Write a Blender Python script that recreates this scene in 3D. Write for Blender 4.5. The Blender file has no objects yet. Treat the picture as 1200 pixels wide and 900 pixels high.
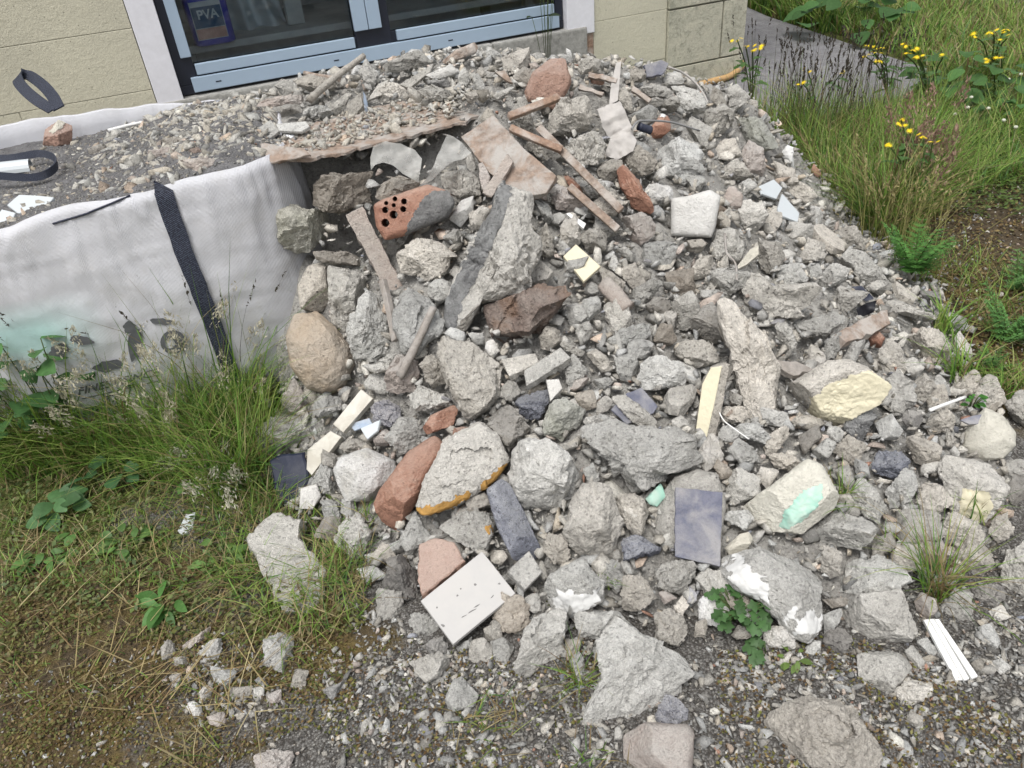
import bpy, bmesh, math, random
import numpy as np
from mathutils import Vector, Matrix
rng = np.random.default_rng(7); random.seed(7)
SC = bpy.context.scene
COL = SC.collection
# ------------------------------------------------------------------ camera
FPX = 905.0; PITCH = math.radians(35.3); ROLL = math.atan2(120, 1280); EYE = 1.6
_R0 = np.array([1, 0, 0.]); FW = np.array([0, math.cos(PITCH), -math.sin(PITCH)]); _U0 = np.array([0, math.sin(PITCH), math.cos(PITCH)])
_c, _s = math.cos(ROLL), math.sin(ROLL)
RT = _c*_R0 - _s*_U0; UP = _c*_U0 + _s*_R0; CAM = np.array([0, 0, EYE])
cam_d = bpy.data.cameras.new('camera'); cam_d.sensor_width = 36; cam_d.lens = 36*FPX/1200; cam_d.clip_start = .05; cam_d.clip_end = 500
cam = bpy.data.objects.new('camera', cam_d); COL.objects.link(cam)
m4 = Matrix.Identity(4)
for i in range(3):
    m4[i][0] = RT[i]; m4[i][1] = UP[i]; m4[i][2] = -FW[i]; m4[i][3] = CAM[i]
cam.matrix_world = m4; SC.camera = cam
# ------------------------------------------------------------------ sky, sun, exposure (overcast day)
SUN_EL, SUN_AZ = math.radians(66), math.radians(205)      # azimuth clockwise from +Y: behind the camera, a little left
world = bpy.data.worlds.new('World'); SC.world = world; world.use_nodes = True
nt = world.node_tree; nt.nodes.clear()
sky = nt.nodes.new('ShaderNodeTexSky'); sky.sky_type = 'NISHITA'; sky.sun_disc = False
sky.sun_elevation = SUN_EL; sky.sun_rotation = SUN_AZ; sky.air_density = 1.0; sky.dust_density = 4.0; sky.ozone_density = 1.0
hsv = nt.nodes.new('ShaderNodeHueSaturation'); hsv.inputs['Saturation'].default_value = .22
bg = nt.nodes.new('ShaderNodeBackground'); bg.inputs['Strength'].default_value = .14
wo = nt.nodes.new('ShaderNodeOutputWorld')
nt.links.new(sky.outputs[0], hsv.inputs['Color']); nt.links.new(hsv.outputs[0], bg.inputs[0]); nt.links.new(bg.outputs[0], wo.inputs[0])
sun_d = bpy.data.lights.new('sun', 'SUN'); sun_d.energy = 1.5; sun_d.angle = math.radians(24); sun_d.color = (1, .97, .93)
sun = bpy.data.objects.new('sun', sun_d); COL.objects.link(sun)
_sd = Vector((math.sin(SUN_AZ)*math.cos(SUN_EL), math.cos(SUN_AZ)*math.cos(SUN_EL), math.sin(SUN_EL)))
sun.rotation_euler = _sd.to_track_quat('Z', 'Y').to_euler(); sun.location = (0, 0, 6)
SC.view_settings.view_transform = 'Standard'; SC.view_settings.look = 'None'; SC.view_settings.gamma = 1
SC.view_settings.exposure = 0.54
SC.view_settings.use_curve_mapping = False
try:
    SC.cycles.max_bounces = 6; SC.cycles.diffuse_bounces = 3; SC.cycles.transparent_max_bounces = 12
except Exception: pass
# ------------------------------------------------------------------ pixel -> place
def ray(px, py):
    px = np.asarray(px, float); py = np.asarray(py, float)
    d = FW + RT*((px-600)/FPX)[..., None] - UP*((py-450)/FPX)[..., None]
    return d/np.linalg.norm(d, axis=-1, keepdims=True)
def atz(px, py, z):
    d = ray(px, py); return CAM + d*((z-EYE)/d[..., 2])[..., None]
def pts(s):
    return np.array([[float(v) for v in p.split(',')] for p in s.split()])
def norm(v):
    v = np.asarray(v, float); return v/np.linalg.norm(v)
# ------------------------------------------------------------------ noise
_perm = np.random.default_rng(3).permutation(256); _perm = np.concatenate([_perm, _perm, _perm])
_grad = np.random.default_rng(4).normal(size=(256, 3)); _grad /= np.linalg.norm(_grad, axis=1)[:, None]
def perlin(p):
    p = np.asarray(p, float); i = np.floor(p).astype(int); f = p - i; i &= 255
    u = f*f*f*(f*(f*6-15)+10); r = 0
    for dx in (0, 1):
        for dy in (0, 1):
            for dz in (0, 1):
                h = _perm[_perm[_perm[i[..., 0]+dx]+i[..., 1]+dy]+i[..., 2]+dz] & 255
                g = _grad[h]; d = f - np.array([dx, dy, dz])
                w = (u[..., 0] if dx else 1-u[..., 0])*(u[..., 1] if dy else 1-u[..., 1])*(u[..., 2] if dz else 1-u[..., 2])
                r = r + w*(g*d).sum(-1)
    return r*1.5
def fbm(p, o=4, gain=.5):
    a, r, s = 1., 0., 1.
    for k in range(o):
        r = r + a*perlin(p*s + 17.3*k); a *= gain; s *= 2.03
    return r
# ------------------------------------------------------------------ object helpers
def link(name, me, mat=None, parent=None, loc=None):
    o = bpy.data.objects.new(name, me); COL.objects.link(o)
    if mat is not None and me is not None and not me.materials: me.materials.append(mat)
    if loc is not None: o.location = loc
    if parent is not None: o.parent = parent
    return o
def tag(o, label=None, cat=None, group=None, kind=None):
    if label: o['label'] = label
    if cat: o['category'] = cat
    if group: o['group'] = group
    if kind: o['kind'] = kind
    return o
def empty(name, loc, label, cat, group=None, rz=0):
    o = bpy.data.objects.new(name, None); COL.objects.link(o); o.location = loc; o.rotation_euler = (0, 0, rz); o.empty_display_size = .05
    return tag(o, label, cat, group)
def mesh(name, v, f, smooth=False, col=None):
    """v (n,3); f = list of faces or an int array of tris / quads"""
    me = bpy.data.meshes.new(name); v = np.asarray(v, np.float32)
    if isinstance(f, np.ndarray):
        n, k = f.shape
        me.vertices.add(len(v)); me.vertices.foreach_set('co', v.ravel())
        me.loops.add(n*k); me.loops.foreach_set('vertex_index', f.ravel().astype(np.int32))
        me.polygons.add(n); me.polygons.foreach_set('loop_start', np.arange(0, n*k, k, dtype=np.int32))
        me.polygons.foreach_set('loop_total', np.full(n, k, np.int32))
        me.update(calc_edges=True)
    else:
        me.from_pydata(v.tolist(), [], f); me.update()
    if smooth: me.polygons.foreach_set('use_smooth', np.ones(len(me.polygons), bool))
    if col is not None:
        a = me.color_attributes.new('tint', 'FLOAT_COLOR', 'POINT')
        c4 = np.ones((len(v), 4), np.float32); c4[:, :3] = col; a.data.foreach_set('color', c4.ravel())
    return me
_ico = {}
def ico(sub):
    if sub not in _ico:
        bm = bmesh.new(); bmesh.ops.create_icosphere(bm, subdivisions=sub+1 if sub else 1, radius=1)
        bm.verts.ensure_lookup_table()
        _ico[sub] = (np.array([v.co[:] for v in bm.verts]), np.array([[q.index for q in f.verts] for f in bm.faces]))
        bm.free()
    return _ico[sub]
def boxverts(x0, x1, y0, y1, z0, z1):
    return [(x0,y0,z0),(x1,y0,z0),(x1,y1,z0),(x0,y1,z0),(x0,y0,z1),(x1,y0,z1),(x1,y1,z1),(x0,y1,z1)]
BOXF = [(0,3,2,1),(4,5,6,7),(0,1,5,4),(1,2,6,5),(2,3,7,6),(3,0,4,7)]
def bevel_mesh(name, v, f, w=.004, seg=2):
    bm = bmesh.new(); vs = [bm.verts.new(p) for p in v]
    for q in f: bm.faces.new([vs[i] for i in q])
    bmesh.ops.recalc_face_normals(bm, faces=bm.faces)
    if w: bmesh.ops.bevel(bm, geom=list(bm.edges), offset=w, segments=seg, affect='EDGES', profile=.6)
    me = bpy.data.meshes.new(name); bm.to_mesh(me); bm.free(); return me
def tube_vf(path, rad, n=8, flat=None, capped=True):
    """swept tube / flat strip along path; rad scalar or list; flat=(w,h) gives a rectangular strap"""
    P = np.asarray(path, float); m = len(P); T = np.gradient(P, axis=0); T /= np.linalg.norm(T, axis=1)[:, None] + 1e-9
    up = np.array([0, 0, 1.]); 
    if abs(T[0] @ up) > .9: up = np.array([1., 0, 0])
    V = []; rad = np.broadcast_to(rad, (m,))
    b = np.cross(T[0], up); b /= np.linalg.norm(b)
    for i in range(m):
        b = b - T[i]*(b @ T[i]); b /= np.linalg.norm(b) + 1e-9; nn = np.cross(b, T[i])
        for k in range(n):
            a = 2*math.pi*k/n
            V.append(P[i] + rad[i]*(math.cos(a)*b + math.sin(a)*nn))
    Fc = []
    for i in range(m-1):
        for k in range(n):
            Fc.append((i*n+k, i*n+(k+1) % n, (i+1)*n+(k+1) % n, (i+1)*n+k))
    if capped: Fc += [tuple(range(n-1, -1, -1)), tuple((m-1)*n+k for k in range(n))]
    return np.array(V), Fc
def spline(P, n=8):
    P = np.asarray(P, float); Q = np.vstack([2*P[0]-P[1], P, 2*P[-1]-P[-2]]); out = []
    for i in range(1, len(Q)-2):
        for t in np.linspace(0, 1, n, endpoint=False):
            a, b, c, d = Q[i-1], Q[i], Q[i+1], Q[i+2]
            out.append(.5*((2*b)+(-a+c)*t+(2*a-5*b+4*c-d)*t*t+(-a+3*b-3*c+d)*t**3))
    out.append(P[-1]); return np.array(out)
# ------------------------------------------------------------------ materials
MATS = {}
class NT:
    def __init__(s, name):
        s.m = bpy.data.materials.new(name); s.m.use_nodes = True; s.t = s.m.node_tree; s.t.nodes.clear()
        s.out = s.n('ShaderNodeOutputMaterial'); s.b = s.n('ShaderNodeBsdfPrincipled'); s.l(s.b.outputs[0], s.out.inputs[0])
    def n(s, ty, **kw):
        q = s.t.nodes.new(ty)
        for k, v in kw.items(): setattr(q, k, v)
        return q
    def l(s, a, b): s.t.links.new(a, b)
    def setp(s, **kw):
        for k, v in kw.items(): s.b.inputs[k.replace('_', ' ')].default_value = v
    def coords(s, kind='Object', rnd=True):
        tc = s.n('ShaderNodeTexCoord'); v = tc.outputs[kind]
        if rnd:
            oi = s.n('ShaderNodeObjectInfo'); mu = s.n('ShaderNodeMath', operation='MULTIPLY'); mu.inputs[1].default_value = 50
            s.l(oi.outputs['Random'], mu.inputs[0]); ad = s.n('ShaderNodeVectorMath', operation='ADD')
            s.l(v, ad.inputs[0]); s.l(mu.outputs[0], ad.inputs[1]); v = ad.outputs[0]
        return v
    def noise(s, v, scale, detail=4, rough=.55, dist=0):
        q = s.n('ShaderNodeTexNoise'); q.inputs['Scale'].default_value = scale; q.inputs['Detail'].default_value = detail
        q.inputs['Roughness'].default_value = rough; q.inputs['Distortion'].default_value = dist; s.l(v, q.inputs['Vector']); return q.outputs[0]
    def vor(s, v, scale, feature='F1', out='Distance', rnd=1):
        q = s.n('ShaderNodeTexVoronoi', feature=feature); q.inputs['Scale'].default_value = scale; q.inputs['Randomness'].default_value = rnd; s.l(v, q.inputs['Vector']); return q.outputs[out]
    def ramp(s, f, stops, mode='LINEAR'):
        q = s.n('ShaderNodeValToRGB'); cr = q.color_ramp; cr.interpolation = mode
        while len(cr.elements) < len(stops): cr.elements.new(.5)
        for e, (p, c) in zip(cr.elements, stops):
            e.position = p; e.color = (c, c, c, 1) if np.isscalar(c) else (*c, 1)
        s.l(f, q.inputs[0]); return q.outputs[0]
    def mix(s, f, a, b, mode='MIX'):
        q = s.n('ShaderNodeMix', data_type='RGBA', blend_type=mode)
        for k, x in ((0, f), (6, a), (7, b)):
            if hasattr(x, 'is_linked'): s.l(x, q.inputs[k])
            elif np.isscalar(x): q.inputs[k].default_value = x if k == 0 else (x, x, x, 1)
            else: q.inputs[k].default_value = (*x, 1)
        return q.outputs[2]
    def math(s, op, a, b=None, clamp=False):
        q = s.n('ShaderNodeMath', operation=op, use_clamp=clamp)
        for k, x in ((0, a), (1, b)):
            if x is None: continue
            if hasattr(x, 'is_linked'): s.l(x, q.inputs[k])
            else: q.inputs[k].default_value = x
        return q.outputs[0]
    def bump(s, h, dist=.004, strength=1, prev=None):
        q = s.n('ShaderNodeBump'); q.inputs['Distance'].default_value = dist; q.inputs['Strength'].default_value = strength
        s.l(h, q.inputs['Height'])
        if prev is not None: s.l(prev, q.inputs['Normal'])
        return q.outputs[0]
    def fin(s, color=None, nrm=None):
        if color is not None:
            if hasattr(color, 'is_linked'): s.l(color, s.b.inputs['Base Color'])
            else: s.b.inputs['Base Color'].default_value = (*color, 1)
        if nrm is not None: s.l(nrm, s.b.inputs['Normal'])
        return s.m
def stone(name, base, alt=None, var=.35, speck=.25, bump=1., agg=110, fine=1., rough=.92, tint=False, stain=None, stain_amt=.5, stain_r=(.5, .66), dust=None, dustamt=.0, rvar=.3):
    s = NT(name); v = s.coords(rnd=not tint)
    n1 = s.noise(v, 7, 4, .6, .4); n2 = s.noise(v, 38, 5, .68); n3 = s.noise(v, 170, 4, .7)
    vc = s.vor(v, agg, out='Color'); vd = s.vor(v, agg)
    base = np.array(base); alt = np.array(alt) if alt is not None else base*.72
    c = s.mix(s.ramp(n1, [(.35, 0), (.65, 1)]), tuple(base), tuple(alt))
    c = s.mix(1., c, s.ramp(n2, [(.25, 1-var), (.5, 1.), (.8, 1+var*.45)]), 'MULTIPLY')
    c = s.mix(1., c, s.ramp(n3, [(.2, 1-.7*var), (.5, 1.), (.85, 1+.5*var)]), 'MULTIPLY')
    bw = s.n('ShaderNodeRGBToBW'); s.l(vc, bw.inputs[0])
    sp = s.ramp(bw.outputs[0], [(.0, 1-speck*1.4), (.22, 1-speck), (.3, 1.), (.78, 1.), (.9, 1+speck*.7)])
    c = s.mix(s.ramp(vd, [(.25, 1.), (.5, 0.)]), c, s.mix(1., c, sp, 'MULTIPLY'))
    if stain is not None:
        k = s.noise(v, 11, 5, .6, .6); c = s.mix(s.math('MULTIPLY', s.ramp(k, [(stain_r[0], 0), (stain_r[1], 1)]), stain_amt), c, stain)
    if dust is not None:                                       # settled cement dust on faces that look up
        g = s.n('ShaderNodeNewGeometry'); sx = s.n('ShaderNodeSeparateXYZ'); s.l(g.outputs['Normal'], sx.inputs[0])
        f = s.ramp(s.math('ADD', sx.outputs[2], s.math('MULTIPLY', s.math('SUBTRACT', n2, .5), 1.4)), [(.25, 0), (.95, dustamt)])
        c = s.mix(f, c, dust)
    if tint:
        at = s.n('ShaderNodeAttribute', attribute_name='tint'); c = s.mix(1., c, at.outputs['Color'], 'MULTIPLY')
    else:
        oi = s.n('ShaderNodeObjectInfo'); c = s.mix(1., c, s.ramp(oi.outputs['Random'], [(0, 1-rvar*.9), (1, 1+rvar*.45)]), 'MULTIPLY'); fr_ = s.math('FRACT', s.math('MULTIPLY', oi.outputs['Random'], 37.7)); c = s.mix(1., c, s.ramp(fr_, [(0, (1-.10*rvar, 1., 1+.12*rvar)), (.5, (1, 1, 1)), (1, (1+.12*rvar, 1-.02*rvar, 1-.17*rvar))]), 'MULTIPLY')
    n4 = s.noise(v, 420, 2, .6); c = s.mix(1., c, s.ramp(n4, [(.3, 1-.35*var), (.7, 1+.3*var)]), 'MULTIPLY')
    pv = s.vor(v, 52, rnd=1.); pm = s.math('MULTIPLY', s.ramp(pv, [(.06, 1), (.17, 0)]), s.ramp(n2, [(.5, 0), (.6, 1)])); c = s.mix(s.math('MULTIPLY', pm, .7*min(1, bump)), c, tuple(base*.38))
    nb = s.bump(n2, .016*bump, .9); nb = s.bump(n3, .006*fine, 1., nb); nb = s.bump(pm, -.006*bump, 1., nb); nb = s.bump(n4, .0016*fine, .8, nb)
    nb = s.bump(s.ramp(vd, [(.0, 0), (.6, 1)]), .0025*bump, .5, nb)
    s.setp(Roughness=rough, Specular_IOR_Level=.25)
    MATS[name] = s.fin(c, nb); return MATS[name]
def plain(name, col, rough=.7, var=.15, scale=30, bump=.0, spec=.3, dust=None, metallic=0, rvar=0., **kw):
    s = NT(name); v = s.coords()
    n1 = s.noise(v, scale, 6, .6)
    c = s.mix(1., tuple(col), s.ramp(n1, [(.25, 1-var), (.75, 1+var)]), 'MULTIPLY')
    if dust:
        c = s.mix(s.ramp(s.noise(v, 14, 7, .65, .5), [(.42, 0), (.62, dust[3])]), c, tuple(dust[:3]))
    s.setp(Roughness=rough, Specular_IOR_Level=spec, Metallic=metallic, **kw)
    MATS[name] = s.fin(c, s.bump(n1, .004*bump, 1) if bump else None); return MATS[name]
G = (.43, .425, .405)
DUST = (.47, .46, .43)
stone('c', (.55, .53, .485), (.435, .417, .378), var=.55, speck=.5, dust=DUST, dustamt=.35)
stone('cl', (.62, .602, .56), (.50, .483, .445), var=.42, speck=.35, dust=DUST, dustamt=.2)
stone('cd', (.27, .265, .255), (.20, .195, .19), dust=DUST, dustamt=.4)
stone('cb', (.42, .385, .335), (.33, .30, .26), dust=DUST, dustamt=.25)
stone('cw', (.76, .75, .73), (.58, .555, .50), var=.2, speck=.12, rvar=.15)
stone('lich', (.45, .445, .405), (.39, .39, .33), dust=DUST, dustamt=.3, rvar=.15)
stone('orange', (.40, .39, .36), (.33, .32, .29), stain=(.46, .21, .035), stain_amt=.95)
stone('rust', (.33, .28, .245), (.21, .15, .125), stain=(.24, .125, .06), stain_amt=.5, var=.4, rvar=.15)
stone('warm', (.53, .485, .425), (.48, .40, .31), var=.15, speck=.15, bump=.6, rvar=.15)
stone('cream', (.66, .64, .56), (.56, .54, .47), var=.12, speck=.1, bump=.5, rvar=.15)
stone('blue', (.30, .305, .345), (.22, .225, .26), var=.5, speck=.6, agg=230, dust=DUST, dustamt=.35)
stone('slate', (.125, .135, .20), (.095, .105, .165), var=.2, speck=.05, bump=.25, fine=.4, rough=.65, dust=(.36, .35, .33), dustamt=.2, stain=(.36, .352, .345), stain_amt=.7, stain_r=(.40, .60), rvar=.15)
stone('brick', (.43, .235, .165), (.36, .185, .13), var=.3, speck=.25, bump=.5, dust=(.42, .33, .27), dustamt=.45, rvar=.15)
stone('brickp', (.49, .32, .25), (.44, .275, .21), var=.25, speck=.25, bump=.6, dust=(.42, .36, .32), dustamt=.5, rvar=.15)
stone('pink', (.48, .405, .36), (.45, .41, .375), var=.25, speck=.15, bump=.7, dust=DUST, dustamt=.45, rvar=.15)
stone('plaster', (.70, .695, .67), (.62, .61, .58), var=.08, speck=.04, bump=.5, dust=DUST, dustamt=.1, rvar=.15)
stone('frag', (.55, .533, .492), (.46, .444, .408), tint=True, bump=.6)
plain('board', (.25, .19, .15), .85, .45, 45, 1.6, dust=(.37, .35, .325, .95))
plain('wood', (.25, .19, .15), .85, .4, 60, 1.6, dust=(.42, .385, .35, .9))
plain('woodgrey', (.26, .235, .21), .9, .3, 60, 1.0, dust=(.38, .36, .34, .6))
plain('rustwood', (.27, .18, .13), .8, .4, 60, 1.6, dust=(.42, .37, .33, .8))
plain('tile', (.43, .42, .405), .55, .03, 12, 0, dust=(.50, .48, .45, .3))
plain('ceramic', (.52, .555, .57), .3, .03, 12, 0, .5)
plain('whiteplastic', (.74, .74, .72), .45, .05, 20, .2, dust=(.45, .44, .42, .25))
plain('battenwhite', (.55, .53, .47), .6, .08, 40, .4, dust=(.36, .33, .27, .6))
plain('navy', (.016, .021, .042), .5, .2, 30, .4, dust=(.12, .12, .13, .25))
plain('blacktape', (.012, .012, .016), .45, .2, 30, .3)
plain('paint_aqua', (.29, .50, .41), .6, .06, 40, .3, dust=(.62, .62, .56, .5))
plain('paint_cream', (.62, .575, .425), .65, .05, 90, .8)
plain('paint_white', (.57, .57, .555), .8, .18, 40, .6)
plain('paint_blue', (.33, .40, .50), .7, .15, 40, .5, dust=(.45, .44, .41, .7))
plain('lichen_orange', (.40, .23, .07), .9, .3, 60, 1.2)
plain('foil', (.6, .61, .63), .25, .1, 40, 1.5, metallic=.7)
plain('cable', (.22, .22, .22), .6, .1, 40)
def film():
    s = NT('film'); v = s.coords(); n = s.noise(v, 25, 5)
    s.setp(Roughness=.4, Base_Color=(.66, .66, .63, 1)); 
    tr = s.n('ShaderNodeBsdfTransparent'); tl = s.n('ShaderNodeBsdfTranslucent'); tl.inputs[0].default_value = (.55, .55, .53, 1)
    a = s.n('ShaderNodeMixShader'); a.inputs[0].default_value = .35; s.l(s.b.outputs[0], a.inputs[1]); s.l(tl.outputs[0], a.inputs[2])
    b = s.n('ShaderNodeMixShader'); s.l(s.ramp(n, [(.3, .5), (.7, .75)]), b.inputs[0]); s.l(a.outputs[0], b.inputs[1]); s.l(tr.outputs[0], b.inputs[2]); s.l(b.outputs[0], s.out.inputs[0])
    MATS['film'] = s.m
film()
# ------------------------------------------------------------------ the heap surface (height over the ground)
HC = """300,600,0 285,520,.0 380,700,0 500,770,0 650,790,0 800,790,0 950,765,0 1060,745,0 1180,700,0 1200,560,.03 1180,480,.03 1130,420,.04 1080,360,.08 1000,280,.14 940,205,.24 905,150,.36
870,110,.55 820,85,.70 760,68,.82 700,66,.86 640,66,.88 560,55,.93 480,68,.93 400,88,.9 330,105,.88 290,120,.86
330,165,.84 400,160,.86 470,140,.88 560,115,.9 620,125,.85 700,120,.80 780,130,.70 850,160,.52
400,215,.70 470,200,.70 540,190,.74 365,260,.62 450,260,.62 550,240,.66 620,230,.66 700,220,.64 780,230,.55 860,240,.45 930,280,.30
360,330,.46 440,330,.50 520,320,.54 600,310,.53 700,310,.50 800,320,.42 900,350,.33 1000,360,.22
350,420,.24 430,420,.32 520,420,.38 620,420,.37 720,420,.35 830,430,.30 940,450,.24 1050,450,.15 1130,500,.08
340,500,.10 430,500,.18 530,510,.24 640,530,.22 760,530,.21 870,540,.18 980,560,.13 1090,590,.08
400,590,.07 500,600,.11 620,620,.12 740,620,.12 860,630,.10 980,660,.06
450,670,.03 560,690,.045 680,690,.05 800,690,.05 920,700,.03"""
_hp = np.array([[float(q) for q in p.split(',')] for p in HC.split()])
_hw = np.array([atz(a, b, z) for a, b, z in _hp])
# behind the crest, towards the wall, and down the far side
_hw = np.vstack([_hw, [(-.9,3.6,.75),(-.4,3.8,.7),(.2,3.8,.7),(.8,3.6,.5),(1.3,3.8,.1),(-.4,4.4,.4),(.4,4.6,.35),(1.2,4.4,.0),(1.9,3.4,0),(1.9,2.6,0),(2.2,1.8,0),(-1.2,4.3,.3),(1.6,4.6,0)]])
def _tps(r): return np.where(r > 1e-9, r*r*np.log(r+1e-12), 0)
_n = len(_hw); _K = _tps(np.linalg.norm(_hw[:, None, :2]-_hw[None, :, :2], axis=2)) + .004*np.eye(_n)
_Pm = np.hstack([np.ones((_n, 1)), _hw[:, :2]])
_sol = np.linalg.solve(np.block([[_K, _Pm], [_Pm.T, np.zeros((3, 3))]]), np.concatenate([_hw[:, 2], np.zeros(3)]))
GX0, GY0, GS, GNX, GNY = -1.3, .8, .02, 190, 205
_gx = GX0 + GS*np.arange(GNX); _gy = GY0 + GS*np.arange(GNY); _XX, _YY = np.meshgrid(_gx, _gy)
_q = np.stack([_XX.ravel(), _YY.ravel()], 1)
_Z = (_tps(np.linalg.norm(_q[:, None]-_hw[None, :, :2], axis=2)) @ _sol[:_n] + _sol[_n] + _q @ _sol[_n+1:]).reshape(GNY, GNX)
HZ = np.clip(_Z, -.02, .97)
def ground_z(x, y):                                            # gentle unevenness of the yard
    x = np.asarray(x, float); y = np.asarray(y, float)
    return .012*fbm(np.stack([x*1.3, y*1.3, 0*x+5], -1), 3)
def heap(x, y):
    x = np.asarray(x, float); y = np.asarray(y, float)
    fx = np.clip((x-GX0)/GS, 0, GNX-1.001); fy = np.clip((y-GY0)/GS, 0, GNY-1.001)
    i = fx.astype(int); j = fy.astype(int); a = fx-i; b = fy-j
    z = HZ[j, i]*(1-a)*(1-b)+HZ[j, i+1]*a*(1-b)+HZ[j+1, i]*(1-a)*b+HZ[j+1, i+1]*a*b
    ins = (x > GX0) & (x < GX0+GS*(GNX-1)) & (y > GY0) & (y < GY0+GS*(GNY-1))
    return np.maximum(np.where(ins, z, -.02), ground_z(x, y))
def hit(px, py, off=0.):
    d = ray(px, py); a, b = .6, 7.
    for n in (260, 40):
        t = np.linspace(a, b, n); p = CAM + d*t[:, None]; k = int(np.argmax(p[:, 2] <= heap(p[:, 0], p[:, 1]) + off))
        if not k: return atz(px, py, 0) if n == 260 else p[0]
        a, b = t[k-1], t[k]
    return p[k]
def heap_n(x, y, e=.05):
    return norm([-(heap(x+e, y)-heap(x-e, y))/(2*e), -(heap(x, y+e)-heap(x, y-e))/(2*e), 1])
# ------------------------------------------------------------------ ground, path, road
def axis(dense0, dense1, step, lo, hi):
    a = np.arange(dense0, dense1+1e-6, step); out = [a]; x, s = dense1, step
    r = []
    while x < hi: s *= 1.35; x += s; r.append(min(x, hi))
    x, s = dense0, step; l = []
    while x > lo: s *= 1.35; x -= s; l.append(max(x, lo))
    return np.concatenate([l[::-1], a, r])
gxs = axis(-2.6, 3.4, .025, -90, 90); gys = axis(.5, 5.2, .025, -40, 140)
GX, GY = np.meshgrid(gxs, gys)
def gsurf(x, y):
    near = np.exp(-np.maximum(np.hypot(x, y-2)-3.5, 0)/2)
    return ground_z(x, y) + near*.010*fbm(np.stack([x*9, y*9, 0*x], -1), 3) + near*.004*fbm(np.stack([x*33, y*33, 0*x+9], -1), 2)
GZ = gsurf(GX, GY) - .004
ng = GX.shape[1]; ii = (np.arange(GX.shape[0]-1)[:, None]*ng+np.arange(ng-1)[None]).ravel()
# what lies where: r = gravel and cement dust, g = green moss, b = bare dark soil
_n = lambda f, s: fbm(np.stack([GX*f, GY*f, 0*GX+s], -1), 3)
def blob(x, y, rx, ry, k=.35): return 1/(1+np.exp((np.hypot((GX-x)/rx, (GY-y)/ry)-1+_n(2.2, x)*.35)/k*3))
zr = np.clip(.62*blob(.35, .95, .95, .48)+.75*blob(1.35, 1.2, .5, .55)+.4*blob(-.45, .95, .45, .2)+blob(.2, 2.4, 1.3, 1.4), 0, 1)
zg = np.clip(.75*blob(-1.35, 1.95, .9, .35)+.8*blob(2.4, 5.6, 2.4, 2.4)+.75*blob(1.8, 3.6, .5, .9)+blob(5, 9, 5, 3), 0, 1)
zb = np.clip(blob(2.6, 3.0, .9, .9)+.35*blob(-1., 1.1, .6, .35), 0, 1)
s = NT('ground'); v = s.coords(rnd=False)
at = s.n('ShaderNodeAttribute', attribute_name='tint'); sp = s.n('ShaderNodeSeparateColor'); s.l(at.outputs['Color'], sp.inputs[0])
n1 = s.noise(v, 9, 8, .65); n2 = s.noise(v, 60, 8, .7); n3 = s.noise(v, 220, 6, .7); vo = s.vor(v, 70); vc = s.vor(v, 70, out='Color'); vo2 = s.vor(v, 190); vc2 = s.vor(v, 190, out='Color')
soil = s.mix(s.ramp(n2, [(.35, 0), (.65, 1)]), (.06, .046, .032), (.145, .112, .07))
moss = s.mix(s.ramp(n2, [(.3, 0), (.7, 1)]), (.055, .075, .022), (.15, .16, .05))
bw = s.n('ShaderNodeRGBToBW'); s.l(vc, bw.inputs[0]); bw2 = s.n('ShaderNodeRGBToBW'); s.l(vc2, bw2.inputs[0])
grav = s.mix(s.ramp(bw2.outputs[0], [(.2, 0), (.8, 1)]), (.10, .096, .09), (.34, .33, .31))
grav = s.mix(s.ramp(vo2, [(.3, 0), (.75, .75)]), grav, (.07, .06, .05))
brownmoss = s.mix(s.ramp(n3, [(.3, 0), (.7, 1)]), (.095, .068, .03), (.24, .185, .075))
def lay(a, b, ch, lo, hi, nn):
    f = s.math('ADD', ch, s.math('MULTIPLY', s.math('SUBTRACT', nn, .5), 1.1)); return s.mix(s.ramp(f, [(lo, 0), (hi, 1)]), a, b)
c = s.mix(s.ramp(n1, [(.42, 0), (.58, 1)]), brownmoss, soil)
c = lay(c, moss, sp.outputs[1], .35, .65, n1); c = lay(c, soil, sp.outputs[2], .45, .7, n1); c = lay(c, grav, sp.outputs[0], .3, .62, n1)
b_ = s.bump(n2, .02, .9); b_ = s.bump(n3, .006, .9, b_); b_ = s.bump(s.ramp(vo2, [(0, 1), (.6, 0)]), .003, .8, b_)
s.setp(Roughness=.95, Specular_IOR_Level=.15); MATS['ground'] = s.fin(c, b_)
gcol = np.stack([zr, zg, zb], -1).reshape(-1, 3)
tag(link('ground', mesh('ground', np.stack([GX, GY, GZ], -1).reshape(-1, 3), np.stack([ii, ii+1, ii+ng+1, ii+ng], 1), True, gcol), MATS['ground']), 'uneven yard of moss, soil and gravel', kind='structure')
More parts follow.
